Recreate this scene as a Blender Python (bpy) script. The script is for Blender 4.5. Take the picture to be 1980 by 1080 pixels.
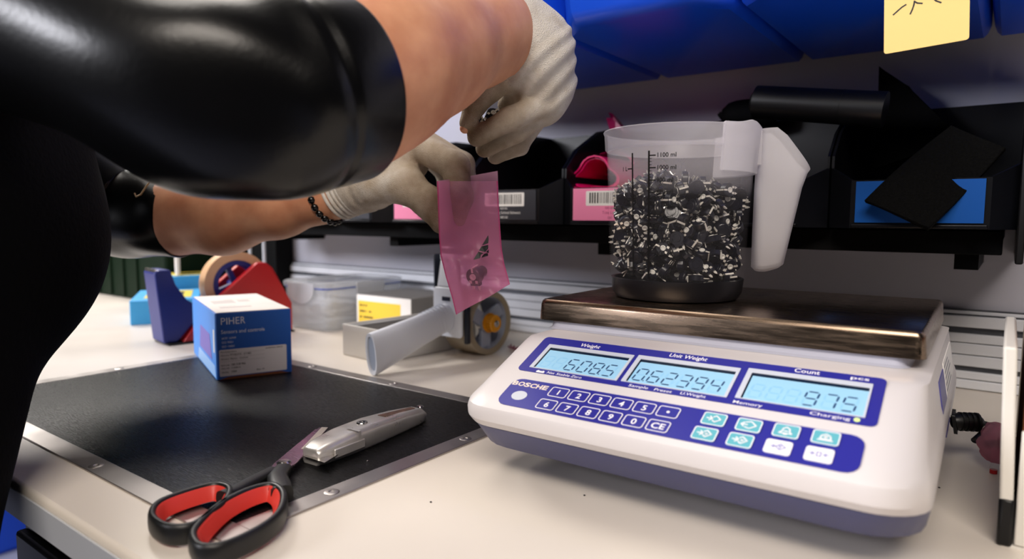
import bpy, bmesh, math, random
import numpy as np
from mathutils import Vector, Matrix, Euler

random.seed(7)
rng = np.random.default_rng(7)
for o_ in list(bpy.data.objects):
    bpy.data.objects.remove(o_)
S = bpy.context.scene
COL = S.collection

# ------------------------------------------------------------------ camera
F_PX, YAW, PITCH, ROLL = 1301.54, 0.6362, 0.0907, 0.0057
CAM = Vector((0.3434, -0.5067, 0.1977))
fw = Vector((-math.sin(YAW) * math.cos(PITCH), math.cos(YAW) * math.cos(PITCH), -math.sin(PITCH)))
r0 = Vector((math.cos(YAW), math.sin(YAW), 0))
u0 = r0.cross(fw)
cr = r0 * math.cos(ROLL) + u0 * math.sin(ROLL)
cu = u0 * math.cos(ROLL) - r0 * math.sin(ROLL)
cam = bpy.data.cameras.new('camera')
camo = bpy.data.objects.new('camera', cam)
COL.objects.link(camo)
m = Matrix((cr, cu, -fw)).transposed().to_4x4()
m.translation = CAM
camo.matrix_world = m
cam.sensor_width = 36
cam.lens = F_PX / 1980 * 36
cam.clip_start = 0.01
cam.dof.use_dof = True
cam.dof.focus_distance = 0.575
cam.dof.aperture_fstop = 5.0
S.camera = camo

# ------------------------------------------------------------------ world and lamps
S.view_settings.view_transform = 'Standard'
S.view_settings.look = 'None'
S.view_settings.exposure = 0.0
S.view_settings.gamma = 1.0
S.view_settings.use_curve_mapping = False
w = bpy.data.worlds.new('world')
S.world = w
w.use_nodes = True
w.node_tree.nodes['Background'].inputs[0].default_value = (0.75, 0.78, 1.0, 1)
w.node_tree.nodes['Background'].inputs[1].default_value = 0.02


def area(name, loc, target, sx, sy, power, col):
    l = bpy.data.lights.new(name, 'AREA')
    l.shape = 'RECTANGLE'
    l.size, l.size_y, l.energy, l.color = sx, sy, power, col
    o = bpy.data.objects.new(name, l)
    COL.objects.link(o)
    o.location = loc
    o.rotation_euler = (Vector(target) - Vector(loc)).to_track_quat('-Z', 'Y').to_euler()
    return o


area('ceiling_panel_light', (-0.75, -0.10, 1.75), (-0.1, 0.0, 0), 1.2, 0.6, 14, (1.0, 0.93, 0.85))
area('ceiling_panel_light', (0.75, -1.35, 1.45), (0.1, 0.1, 0.15), 1.2, 0.6, 36, (1.0, 0.90, 0.80))
area('ceiling_panel_light', (-2.2, 0.28, 1.55), (-0.1, 0.0, 0.05), 1.0, 0.5, 56, (1.0, 0.95, 0.89))
area('window_light', (-1.9, -2.5, 1.08), (-0.2, 0.40, 0.22), 1.7, 0.55, 92, (0.93, 0.93, 1.0))

# ------------------------------------------------------------------ helpers
MW = {}


def at(px, py, d=None, x=None, y=None, z=None):
    v = cr * ((px - 990) / F_PX) - cu * ((py - 540) / F_PX) + fw
    if d is not None: t = d
    elif z is not None: t = (z - CAM.z) / v.z
    elif y is not None: t = (y - CAM.y) / v.y
    else: t = (x - CAM.x) / v.x
    return CAM + v * t


def lin(c):
    return tuple((v / 12.92 if v <= 0.04045 else ((v + 0.055) / 1.055) ** 2.4) for v in c)


def hexc(h):
    return lin(tuple(int(h[i:i + 2], 16) / 255 for i in (0, 2, 4)))


def mat(name, col, rough=0.5, metal=0.0, spec=0.5, noise=0.0, nscale=40, bump=0.0, bscale=200,
        emit=None, estr=0.0, coat=0.0, trans=0.0, sub=0.0, stretch=None, rvar=0.0, thin=0.0, tcol=None, col2=None):
    """Procedural principled material; thin = share of light that passes straight through a thin sheet."""
    M = bpy.data.materials.new(name)
    M.use_nodes = True
    nt = M.node_tree
    b = nt.nodes['Principled BSDF']
    c = hexc(col) if isinstance(col, str) else col
    b.inputs['Base Color'].default_value = (*c, 1)
    b.inputs['Roughness'].default_value = rough
    b.inputs['Metallic'].default_value = metal
    b.inputs['Specular IOR Level'].default_value = spec
    b.inputs['Coat Weight'].default_value = coat
    b.inputs['Transmission Weight'].default_value = trans
    if sub:
        b.inputs['Subsurface Weight'].default_value = sub
        b.inputs['Subsurface Radius'].default_value = (0.012, 0.004, 0.002)
        b.inputs['Subsurface Scale'].default_value = 0.6
    tc = nt.nodes.new('ShaderNodeTexCoord')
    src = tc.outputs['Object']
    if stretch:
        mp = nt.nodes.new('ShaderNodeMapping')
        mp.inputs['Scale'].default_value = stretch
        nt.links.new(src, mp.inputs['Vector'])
        src = mp.outputs['Vector']
    if noise or rvar:
        n = nt.nodes.new('ShaderNodeTexNoise')
        n.inputs['Scale'].default_value = nscale
        n.inputs['Detail'].default_value = 5
        nt.links.new(src, n.inputs['Vector'])
        if noise:
            mx = nt.nodes.new('ShaderNodeMix')
            mx.data_type = 'RGBA'
            c2 = (hexc(col2) if isinstance(col2, str) else col2) if col2 else tuple(v * (1 - noise) for v in c)
            mx.inputs[6].default_value = (*c2, 1)
            mx.inputs[7].default_value = (*(c if col2 else tuple(min(1, v * (1 + noise * 0.5)) for v in c)), 1)
            rp = nt.nodes.new('ShaderNodeMapRange')
            rp.inputs[1].default_value = 0.3
            rp.inputs[2].default_value = 0.7
            nt.links.new(n.outputs['Fac'], rp.inputs[0])
            nt.links.new(rp.outputs[0], mx.inputs[0])
            nt.links.new(mx.outputs[2], b.inputs['Base Color'])
        if rvar:
            r2 = nt.nodes.new('ShaderNodeMapRange')
            r2.inputs[1].default_value = 0.3
            r2.inputs[2].default_value = 0.7
            r2.inputs[3].default_value = max(0, rough - rvar)
            r2.inputs[4].default_value = min(1, rough + rvar)
            nt.links.new(n.outputs['Fac'], r2.inputs[0])
            nt.links.new(r2.outputs[0], b.inputs['Roughness'])
    if bump:
        n = nt.nodes.new('ShaderNodeTexNoise')
        n.inputs['Scale'].default_value = bscale
        n.inputs['Detail'].default_value = 3
        nt.links.new(src, n.inputs['Vector'])
        bp = nt.nodes.new('ShaderNodeBump')
        bp.inputs['Strength'].default_value = bump
        bp.inputs['Distance'].default_value = 0.001
        nt.links.new(n.outputs['Fac'], bp.inputs['Height'])
        nt.links.new(bp.outputs['Normal'], b.inputs['Normal'])
    if emit is not None:
        b.inputs['Emission Color'].default_value = (*(hexc(emit) if isinstance(emit, str) else emit), 1)
        b.inputs['Emission Strength'].default_value = estr
    if thin:
        t = nt.nodes.new('ShaderNodeBsdfTransparent')
        t.inputs['Color'].default_value = (*(hexc(tcol) if isinstance(tcol, str) else (tcol or (1, 1, 1))), 1)
        tl = nt.nodes.new('ShaderNodeBsdfTranslucent')
        tl.inputs['Color'].default_value = (*c, 1)
        m1 = nt.nodes.new('ShaderNodeMixShader')
        m1.inputs[0].default_value = 0.4
        nt.links.new(b.outputs[0], m1.inputs[1])
        nt.links.new(tl.outputs[0], m1.inputs[2])
        m2 = nt.nodes.new('ShaderNodeMixShader')
        m2.inputs[0].default_value = thin
        nt.links.new(m1.outputs[0], m2.inputs[1])
        nt.links.new(t.outputs[0], m2.inputs[2])
        nt.links.new(m2.outputs[0], nt.nodes['Material Output'].inputs['Surface'])
    return M


class G:
    """Collects shapes; build() links them as ONE mesh object."""
    def __init__(s):
        s.v, s.f = [], []

    def add(s, vs, fs, M=None):
        k = len(s.v)
        s.v += [tuple(M @ Vector(p)) if M else tuple(p) for p in vs]
        s.f += [tuple(i + k for i in f) for f in fs]
        return s

    def box(s, x0, x1, y0, y1, z0, z1, M=None):
        return s.add([(x0, y0, z0), (x1, y0, z0), (x1, y1, z0), (x0, y1, z0), (x0, y0, z1), (x1, y0, z1), (x1, y1, z1), (x0, y1, z1)],
                     [(3, 2, 1, 0), (4, 5, 6, 7), (0, 1, 5, 4), (1, 2, 6, 5), (2, 3, 7, 6), (3, 0, 4, 7)], M)

    def prism(s, pts, z0, z1, M=None):
        n = len(pts)
        vs = [(p[0], p[1], z0) for p in pts] + [(p[0], p[1], z1) for p in pts]
        fs = [tuple(range(n - 1, -1, -1)), tuple(range(n, 2 * n))] + [(i, (i + 1) % n, n + (i + 1) % n, n + i) for i in range(n)]
        return s.add(vs, fs, M)

    def ring(s, outer, inner, z0, z1, M=None):
        n = len(outer)
        vs = [(p[0], p[1], z0) for p in outer] + [(p[0], p[1], z0) for p in inner] + [(p[0], p[1], z1) for p in outer] + [(p[0], p[1], z1) for p in inner]
        fs = []
        for i in range(n):
            j = (i + 1) % n
            fs += [(2 * n + i, 2 * n + j, 3 * n + j, 3 * n + i), (j, i, n + i, n + j), (i, j, 2 * n + j, 2 * n + i), (n + j, n + i, 3 * n + i, 3 * n + j)]
        return s.add(vs, fs, M)

    def loft(s, rings, cap0=True, cap1=True, M=None, closed=False):
        n = len(rings[0])
        vs = [p for r in rings for p in r]
        fs = []
        R = len(rings)
        for a in range(R if closed else R - 1):
            b = (a + 1) % R
            for i in range(n):
                j = (i + 1) % n
                fs.append((a * n + i, a * n + j, b * n + j, b * n + i))
        if not closed:
            if cap0: fs.append(tuple(range(n - 1, -1, -1)))
            if cap1: fs.append(tuple((R - 1) * n + i for i in range(n)))
        return s.add(vs, fs, M)

    def lathe(s, prof, n=32, M=None, caps=True):
        rings = [[(r * math.cos(2 * math.pi * i / n), r * math.sin(2 * math.pi * i / n), z) for i in range(n)] for r, z in prof]
        return s.loft(rings, caps, caps, M)

    def lathe_ring(s, prof, n=32, M=None):
        rings = [[(r * math.cos(2 * math.pi * i / n), r * math.sin(2 * math.pi * i / n), z) for i in range(n)] for r, z in prof]
        return s.loft(rings, M=M, closed=True)

    def tube(s, path, rad, n=8, M=None):
        path = [Vector(p) for p in path]
        rad = rad if isinstance(rad, (list, tuple)) else [rad] * len(path)
        rings = []
        up = None
        for i, p in enumerate(path):
            t = (path[min(i + 1, len(path) - 1)] - path[max(i - 1, 0)]).normalized()
            if up is None:
                up = t.orthogonal().normalized()
            up = (up - t * up.dot(t)).normalized()
            si = t.cross(up)
            rings.append([p + (up * math.cos(2 * math.pi * k / n) + si * math.sin(2 * math.pi * k / n)) * rad[i] for k in range(n)])
        return s.loft(rings, M=M)

    def grid(s, fn, nu, nv, M=None, thick=0.0):
        """Sheet fn(u,v)->Vector, given real thickness along its normals."""
        P = [[Vector(fn(i / nu, j / nv)) for i in range(nu + 1)] for j in range(nv + 1)]
        def nrm(i, j):
            a = P[j][min(i + 1, nu)] - P[j][max(i - 1, 0)]
            b = P[min(j + 1, nv)][i] - P[max(j - 1, 0)][i]
            return a.cross(b).normalized()
        W = nu + 1
        top = [P[j][i] + nrm(i, j) * (thick / 2) for j in range(nv + 1) for i in range(W)]
        bot = [P[j][i] - nrm(i, j) * (thick / 2) for j in range(nv + 1) for i in range(W)]
        k = len(top)
        fs = []
        for j in range(nv):
            for i in range(nu):
                a, b, c, d = j * W + i, j * W + i + 1, (j + 1) * W + i + 1, (j + 1) * W + i
                fs += [(a, b, c, d), (k + d, k + c, k + b, k + a)]
        edge = [i for i in range(W)] + [j * W + nu for j in range(1, nv + 1)] + [nv * W + i for i in range(nu - 1, -1, -1)] + [j * W for j in range(nv - 1, 0, -1)]
        for a, b in zip(edge, edge[1:] + edge[:1]):
            fs.append((b, a, k + a, k + b))
        return s.add(top + bot, fs, M)

    def build(s, name, material, parent=None, M=None, smooth=None, bevel=0.0, seg=2, label=None, world=False, recalc=True):
        me = bpy.data.meshes.new(name)
        me.from_pydata(s.v, [], s.f)
        if M is not None:
            me.transform(M)
        if world and parent is not None:
            me.transform(MW[parent.name].inverted())
        if recalc:
            bm = bmesh.new()
            bm.from_mesh(me)
            bmesh.ops.recalc_face_normals(bm, faces=bm.faces)
            bm.to_mesh(me)
            bm.free()
        me.materials.append(material)
        o = bpy.data.objects.new(name, me)
        COL.objects.link(o)
        if parent is not None:
            o.parent = parent
            MW[o.name] = MW[parent.name]
        else:
            MW[o.name] = Matrix.Identity(4)
        if bevel:
            md = o.modifiers.new('bevel', 'BEVEL')
            md.width, md.segments, md.limit_method, md.angle_limit = bevel, seg, 'ANGLE', math.radians(35)
            md.harden_normals = False
        if smooth is not None or bevel:
            me.shade_smooth()
            me.set_sharp_from_angle(angle=math.radians(smooth if smooth else 50))
        if label:
            o['label'] = label
        return o


def tag(o, label, cat, group=None, kind=None):
    if label: o['label'] = label
    if cat: o['category'] = cat
    if group: o['group'] = group
    if kind: o['kind'] = kind
    return o


def thing(name, label, cat, loc=(0, 0, 0), rz=0.0, group=None, M=None):
    o = bpy.data.objects.new(name, None)
    o.empty_display_size = 0.02
    COL.objects.link(o)
    mw = M if M is not None else Matrix.Translation(Vector(loc)) @ Matrix.Rotation(rz, 4, 'Z')
    o.matrix_world = mw
    MW[o.name] = mw.copy()
    return tag(o, label, cat, group)


def struct(o, label=None):
    o['kind'] = 'structure'
    if label: o['label'] = label
    return o


def copy_tree(o, parent=None):
    c = o.copy()
    COL.objects.link(c)
    if parent is not None: c.parent = parent
    for ch in list(o.children):
        copy_tree(ch, c)
    return c


def rrect(x0, x1, y0, y1, r, n=4):
    pts = []
    for cx, cy, a0 in ((x1 - r, y0 + r, -90), (x1 - r, y1 - r, 0), (x0 + r, y1 - r, 90), (x0 + r, y0 + r, 180)):
        for i in range(n + 1):
            a = math.radians(a0 + 90 * i / n)
            pts.append((cx + r * math.cos(a), cy + r * math.sin(a)))
    return pts


def stroke(g, pts, wd, z0, z1, M=None, close=False):
    pts = [Vector((p[0], p[1])) for p in pts]
    if close: pts.append(pts[0])
    for a, b in zip(pts, pts[1:]):
        d = (b - a)
        if d.length < 1e-9: continue
        d.normalize()
        n = Vector((-d.y, d.x)) * wd / 2
        e = d * wd * 0.35
        g.prism([a - e - n, b + e - n, b + e + n, a - e + n], z0, z1, M)
    return g


def text_mesh(s, size, width=None, bold=0.0, shear=0.0, align='LEFT', depth=0.0001):
    """Verts and faces of lettering in the built-in font, lying in the XY plane; size = cap height."""
    c = bpy.data.curves.new('text', 'FONT')
    c.body, c.size, c.shear, c.offset = s, 1.0, shear, bold
    c.resolution_u = 3
    c.extrude = 0.0
    c.align_x = align
    o = bpy.data.objects.new('text', c)
    COL.objects.link(o)
    dg = bpy.context.evaluated_depsgraph_get()
    me = bpy.data.meshes.new_from_object(o.evaluated_get(dg))
    k = size / 0.70
    vs = [v.co.copy() for v in me.vertices]
    fs = [tuple(p.vertices) for p in me.polygons]
    bpy.data.objects.remove(o)
    bpy.data.curves.remove(c)
    bpy.data.meshes.remove(me)
    kx = k
    if width and vs:
        x0, x1 = min(v.x for v in vs), max(v.x for v in vs)
        kx = width / (x1 - x0)
        if align == 'LEFT':
            for v in vs: v.x -= x0
    return [(v.x * kx, v.y * k, depth) for v in vs], fs


def put_text(g, s, x, y, size, width=None, M=None, **kw):
    vs, fs = text_mesh(s, size, width, **kw)
    g.add([(a + x, b + y, c) for a, b, c in vs], fs, M)
    return g


# ------------------------------------------------------------------ materials
M_table = mat('bench_laminate', 'E1D8CD', 0.34, noise=0.03, nscale=6, rvar=0.05)
M_tedge = mat('bench_edge', 'C9CDD4', 0.35)
M_alu = mat('brushed_aluminium', 'AFA9A6', 0.38, 1.0, noise=0.12, nscale=18, rvar=0.10, bump=0.05, bscale=500)
M_alu2 = mat('anodised_rail', 'E2E4EA', 0.42, 0.0, noise=0.03)
M_mat = mat('ribbed_black_rubber', '040405', 0.30, spec=0.14, noise=0.5, nscale=60, stretch=(2, 30, 1), rvar=0.10, bump=0.25, bscale=160)
M_wall = mat('panel_grey', 'C2C1CC', 0.6)
M_black = mat('black_plastic', '08080A', 0.38, spec=0.35)
M_blackm = mat('black_matte', '040405', 0.75, spec=0.15)
M_bin = mat('black_bin_plastic', '0B0C11', 0.30, spec=0.3, noise=0.2, nscale=25)
M_blue = mat('blue_bin_plastic', '1250DC', 0.33, spec=0.5)
M_white = mat('scale_white_plastic', 'D2CDCD', 0.38, spec=0.4)
M_sgrey = mat('scale_blue_grey_plastic', '3E416A', 0.45)
M_sneck = mat('scale_pale_grey_plastic', 'B4B5C4', 0.42)
M_panel = mat('scale_panel_blue', '2B2A8C', 0.30)
M_print = mat('white_print', 'F2F0F2', 0.45)
M_bprint = mat('black_print', '08080A', 0.5)
M_cyan = mat('cyan_key', '5CABB8', 0.45)
M_bezel = mat('lcd_bezel', 'C6CBD6', 0.3)
M_lcd = mat('lcd_backlight', '8DB6CE', 0.25, emit='93CFF0', estr=0.27)
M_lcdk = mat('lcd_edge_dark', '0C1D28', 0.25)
M_seg = mat('lcd_segment', '123A66', 0.4)
M_ghost = mat('lcd_ghost_segment', '7FAFCC', 0.4, emit='80C0E8', estr=0.25)
M_led = mat('charging_led', 'C9E08A', 0.3, emit='D6E88A', estr=0.4)
M_steel = mat('brushed_steel_pan', '94806E', 0.26, 1.0, noise=0.09, nscale=30, stretch=(1, 40, 12), rvar=0.08, bump=0.02, bscale=300)  # brown reflection of warm surroundings put into the base colour; streaks are brushing
M_chrome = mat('bright_metal', 'D8D4D0', 0.2, 1.0, rvar=0.1, nscale=50)
M_jug = mat('frosted_jug', 'E6E2EA', 0.25, thin=0.982)
M_rim = mat('milky_jug_rim', 'F2EFF5', 0.3, thin=0.66)
M_collar = mat('milky_jug_collar', 'F0EEF4', 0.3, thin=0.40)
M_handle = mat('milky_jug_handle', 'F4F2F6', 0.28, thin=0.48)
M_jbase = mat('jug_base_smoky', '1B1B20', 0.35)
M_pot = mat('pot_black_body', '0A0C1A', 0.32, spec=0.5)
M_pin = mat('pot_tinned_pin', 'F6F0E6', 0.3, 0.45)
M_rot = mat('pot_white_rotor', 'E9E6E0', 0.35, 0.2)
M_bag = mat('pink_antistatic_film', 'F5C6DF', 0.20, thin=0.88, tcol='FCE6F1', spec=0.6)
M_bagb = mat('pink_antistatic_film_back', 'EFC2DA', 0.3, thin=0.60, tcol='FBE4F0')
M_bage = mat('pink_antistatic_seam', 'E880B8', 0.3, thin=0.5, tcol='F2A8CE')
M_mag = mat('magenta_bag_film', 'D8126A', 0.3)
M_pinkl = mat('pink_label', 'F48CB6', 0.5)
M_bluel = mat('blue_label', '064A98', 0.5, spec=0.2)
M_dlabel = mat('dark_label', '2A2B33', 0.45)
M_paper = mat('white_paper', 'EDEBE8', 0.6)
M_greyp = mat('faded_print', '8C8C94', 0.6)
M_yel = mat('yellow_note', 'E6C478', 0.6)
M_ylab = mat('yellow_label', 'F2CB3C', 0.55)
M_foam = mat('black_foam', '040404', 0.9, spec=0.1, noise=0.8, nscale=500, bump=1.0, bscale=600)
M_red = mat('red_dispenser_plastic', 'B3151C', 0.35)
M_navy = mat('navy_dispenser_plastic', '27317C', 0.4)
M_tan = mat('tan_tape', 'D9AE84', 0.35)
M_clear = mat('clear_tape_roll', 'CDC0A8', 0.22, thin=0.15, tcol='D8C8A8')
M_gun = mat('tape_gun_white', 'E4E9F2', 0.4)
M_gunin = mat('tape_gun_inner_grey', 'A9B4C6', 0.5)
M_gund = mat('tape_gun_dark_steel', '141A2A', 0.4)
M_orange = mat('orange_knob', 'E79A12', 0.4)
M_hub = mat('grey_hub', 'A9B1C4', 0.4)
M_box = mat('carton_blue', '1E5CB8', 0.5)
M_box_lit = mat('carton_blue_lit', '4A93E6', 0.5)  # the carton blue again, lightened as if lit from the left
M_boxv = mat('carton_violet', '7C6CC0', 0.5)
M_carton = mat('carton_white', 'EEE6DE', 0.6, noise=0.04, nscale=25)
M_label = mat('carton_label', 'ECE8EA', 0.5)
M_cbox = mat('food_box_clear', 'E9ECF0', 0.18, thin=0.58)
M_gask = mat('food_box_gasket', '3B56B4', 0.4)
M_cont = mat('white_small_parts', 'CFC9C4', 0.5)
M_tray = mat('tray_white', 'E2DED6', 0.5)
M_trayin = mat('tray_dark_foam', '3A3432', 0.8)
M_greyc = mat('grey_carton', '8C8A8A', 0.6)
M_sky = mat('sky_blue_carton', '3FA8E6', 0.5)
M_green = mat('dark_green_crate', '021A06', 0.6, spec=0.2)
M_sred = mat('scissor_red_grip', 'D23A30', 0.45)
M_sblack = mat('scissor_black_grip', '121213', 0.42)
M_blade = mat('scissor_blade', 'A88A9E', 0.22, 0.85, stretch=(1, 10, 1), rvar=0.08)  # purple reflection on the steel put into the base colour
M_knife = mat('cast_zinc', 'D2CECB', 0.33, 0.65, noise=0.08, nscale=60, rvar=0.08)
M_skin = mat('skin', 'DCA27E', 0.5, spec=0.35, noise=0.10, nscale=28, bump=0.12, bscale=240, sub=0.12, col2='BE7E5E')
M_leather = mat('black_leather', '040405', 0.30, spec=0.32, bump=0.10, bscale=260)
M_knit = mat('black_knit', '020203', 0.95, spec=0.1, bump=0.5, bscale=220)
M_hair = mat('dark_hair', '1A120C', 0.5)
M_brown = mat('brown_card', '7A4420', 0.7)
M_acryl = mat('acrylic_sheet', 'D8DCE4', 0.1, thin=0.85)
M_pinkp = mat('pink_wrap', 'D8A0B4', 0.2, thin=0.5, tcol='D8A0B0')
M_cable = mat('cable_black', '060607', 0.4)
M_floor = mat('floor_grey', '8E92A8', 0.5, noise=0.1, nscale=4)
M_rubber = mat('black_rubber_feet', '0A0A0A', 0.7)
M_bead = mat('bracelet_bead', '060606', 0.25)


def haze_by_height(M, z0, z1, f0, f1):
    """Share of light passing straight through falls from f0 to f1 between the object heights z0 and z1."""
    nt = M.node_tree
    mix = nt.nodes['Material Output'].inputs['Surface'].links[0].from_node
    tc = nt.nodes.new('ShaderNodeTexCoord')
    sp = nt.nodes.new('ShaderNodeSeparateXYZ')
    nt.links.new(tc.outputs['Object'], sp.inputs[0])
    mr = nt.nodes.new('ShaderNodeMapRange')
    for i, v in enumerate((z0, z1, f0, f1)): mr.inputs[1 + i].default_value = v
    nt.links.new(sp.outputs['Z'], mr.inputs[0])
    nt.links.new(mr.outputs[0], mix.inputs[0])


haze_by_height(M_jug, 0.092, 0.118, 0.980, 0.84)


def glove_material():
    M = bpy.data.materials.new('knit_work_glove')
    M.use_nodes = True
    nt = M.node_tree
    b = nt.nodes['Principled BSDF']
    b.inputs['Roughness'].default_value = 0.85
    b.inputs['Specular IOR Level'].default_value = 0.2
    at_ = nt.nodes.new('ShaderNodeAttribute')
    at_.attribute_name = 'dirt'
    tc = nt.nodes.new('ShaderNodeTexCoord')
    n = nt.nodes.new('ShaderNodeTexNoise')
    n.inputs['Scale'].default_value = 60
    n.inputs['Detail'].default_value = 6
    nt.links.new(tc.outputs['Object'], n.inputs['Vector'])
    mul = nt.nodes.new('ShaderNodeMath')
    mul.operation = 'MULTIPLY_ADD'
    nt.links.new(n.outputs['Fac'], mul.inputs[0])
    mul.inputs[1].default_value = 0.9
    mul.inputs[2].default_value = -0.45
    ad = nt.nodes.new('ShaderNodeMath')
    ad.operation = 'ADD'
    ad.use_clamp = True
    nt.links.new(mul.outputs[0], ad.inputs[0])
    nt.links.new(at_.outputs['Fac'], ad.inputs[1])
    ramp = nt.nodes.new('ShaderNodeValToRGB')
    e = ramp.color_ramp.elements
    e[0].position, e[0].color = 0.0, (*hexc('DDD8D0'), 1)
    e[1].position, e[1].color = 1.0, (*hexc('7A6850'), 1)
    e2 = ramp.color_ramp.elements.new(0.45)
    e2.color = (*hexc('B9AB98'), 1)
    nt.links.new(ad.outputs[0], ramp.inputs[0])
    nt.links.new(ramp.outputs[0], b.inputs['Base Color'])
    n2 = nt.nodes.new('ShaderNodeTexVoronoi')
    n2.inputs['Scale'].default_value = 1250
    nt.links.new(tc.outputs['Object'], n2.inputs['Vector'])
    bp = nt.nodes.new('ShaderNodeBump')
    bp.inputs['Strength'].default_value = 0.95
    bp.inputs['Distance'].default_value = 0.0006
    nt.links.new(n2.outputs['Distance'], bp.inputs['Height'])
    nt.links.new(bp.outputs['Normal'], b.inputs['Normal'])
    return M


M_glove = glove_material()
# ================================================================== SETTING
WY = 0.45                       # plane of the back panel
g = G().box(-3.2, 2.2, -3.0, 3.5, -0.92, -0.90)
struct(g.build('floor', M_floor))
g = G().box(-1.02, 1.6, WY, WY + 0.02, -0.30, 1.3)
struct(g.build('wall_back', M_wall))
g = G().box(-3.2, -1.02, WY + 0.03, WY + 0.05, -0.9, 1.3)
struct(g.build('wall_left', M_blackm))  # black puts the deep shade at this end into the wall colour

# ---- bench
bench = thing('workbench', 'white laminate workbench with black mat let into its top', 'workbench', (-0.3, 0, -0.90))
G().box(-1.7, 1.0, -0.336, WY, -0.028, 0.0).build('tabletop', M_table, bench, bevel=0.004, world=True)
G().box(-1.7, 1.0, -0.3375, -0.3362, -0.026, -0.005).build('edge_band', M_tedge, bench, world=True)
for lx in (-1.62, 0.9):
    G().box(lx, lx + 0.06, 0.30, 0.36, -0.90, -0.028).build('leg', M_tedge, bench, world=True, bevel=0.003)
mx0, mx1, my0, my1, fwid = -0.5821, -0.0281, -0.2948, 0.0502, 0.0185
G().box(mx0 + fwid, mx1 - fwid, my0 + fwid, my1 - fwid, 0.0, 0.0012).build('rubber_mat', M_mat, bench, world=True, label='black ribbed rubber mat')
strips = [(mx0, mx1, my0, my0 + fwid), (mx0, mx1, my1 - fwid, my1), (mx0, mx0 + fwid, my0 + fwid, my1 - fwid), (mx1 - fwid, mx1, my0 + fwid, my1 - fwid)]
scr = [[(-0.226, -0.2865), (-0.42, -0.2865)], [(-0.235, 0.041), (-0.388, 0.041), (-0.10, 0.041)], [(-0.573, -0.12)], [(-0.0373, -0.2075), (-0.0373, -0.06)]]
for (a, b, c, d), sp in zip(strips, scr):
    st = G().box(a, b, c, d, 0.0, 0.0016).build('frame_strip', M_alu, bench, world=True, bevel=0.0004)
    for sx, sy in sp:
        T = Matrix.Translation((sx, sy, 0))
        G().lathe([(0.0056, 0.0012), (0.0056, 0.0018), (0.0048, 0.0022), (0.0022, 0.0022), (0.0016, 0.0017)], 20, T).build('screw', M_alu, st, world=True, smooth=40)

# ---- cabinet below the bench and things on the floor
pc = at(25, 1000, y=-0.325)
cab = thing('drawer_cabinet', 'black drawer cabinet hanging under the left of the bench front', 'cabinet', (pc.x + 0.2, -0.1, -0.88))
G().box(pc.x, pc.x + 0.42, -0.318, 0.25, -0.62, -0.0285).build('carcass', M_black, cab, world=True, bevel=0.004)
for k in range(3):
    z1 = -0.050 - k * 0.18
    dr = G().box(pc.x + 0.012, pc.x + 0.408, -0.328, -0.3185, z1 - 0.165, z1).build('drawer', M_black, cab, world=True, bevel=0.003)
    G().box(pc.x + 0.13, pc.x + 0.29, -0.340, -0.3285, z1 - 0.04, z1 - 0.028).build('handle', M_alu2, dr, world=True, bevel=0.002)
for lx in (0.01, 0.37):
    for ly in (-0.3, 0.2):
        G().box(pc.x + lx, pc.x + lx + 0.035, ly, ly + 0.035, -0.90, -0.62).build('leg', M_black, cab, world=True)
pb = at(-40, 1030, z=-0.90)
blue_crate = thing('floor_crate', 'blue plastic crate on the floor beyond the bench', 'crate', (pb.x, pb.y, -0.90))
shell = [(0.20, 0.28), (0.22, 0.30)]
G().ring(rrect(-0.24, 0.24, -0.18, 0.18, 0.02), rrect(-0.23, 0.23, -0.17, 0.17, 0.015), 0.01, 0.27).build('wall', M_blue, blue_crate)
G().box(-0.235, 0.235, -0.175, 0.175, 0.0, 0.012).build('base', M_blue, blue_crate)
G().ring(rrect(-0.255, 0.255, -0.195, 0.195, 0.025), rrect(-0.23, 0.23, -0.17, 0.17, 0.015), 0.255, 0.275).build('rim', M_blue, blue_crate)

# ---- slotted aluminium rail along the wall foot
rail = thing('mounting_rail', 'grooved aluminium rail along the foot of the back panel', 'rail', (0, WY - 0.005, 0))
RX0, RX1 = -1.0, 1.0
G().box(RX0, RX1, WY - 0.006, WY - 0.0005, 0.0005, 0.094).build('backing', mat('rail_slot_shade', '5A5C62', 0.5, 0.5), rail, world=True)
for z0, z1, pr in ((0.0885, 0.0925, 0.008), (0.0735, 0.0868, 0.012), (0.0555, 0.0660, 0.012), (0.0415, 0.0545, 0.012), (0.0275, 0.0405, 0.012), (0.0125, 0.0215, 0.012), (0.0008, 0.0115, 0.012)):
    G().box(RX0, RX1, WY - pr, WY - 0.0062, z0, z1).build('slat', M_alu2, rail, world=True, bevel=0.0012)

# ---- post and rods far left
px_ = at(548, 480, y=0.42).x
post = thing('rack_post', 'black upright rack post at the left end of the back panel', 'post', (px_ - 0.05, 0.42, 0))
G().box(px_ - 0.09, px_, 0.40, 0.446, 0.001, 0.75).build('upright', M_blackm, post, world=True, bevel=0.002)
G().box(px_ - 0.11, px_ + 0.015, 0.39, 0.447, 0.0, 0.008).build('foot_plate', M_black, post, world=True)
for n_, pxx in enumerate((484, 511)):
    q = at(pxx, 500, y=0.36)
    rod = thing('metal_rod', ['thin bright rod standing by the rack post, left one', 'thin bright rod standing nearest the rack post'][n_], 'rod', (q.x, q.y, 0), group='thin rods by the rack post')
    G().tube([(0, 0, 0.006), (0, 0, 0.32)], 0.0035, 10).build('shaft', M_alu2, rod, smooth=40)
    G().lathe([(0.012, 0), (0.012, 0.005), (0.004, 0.007)], 16).build('foot', M_black, rod, smooth=40)
q = at(345, 560, y=0.222)
rod = thing('wooden_rod', 'pale upright rod behind the tape dispenser', 'rod', (q.x, q.y, 0))
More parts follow.
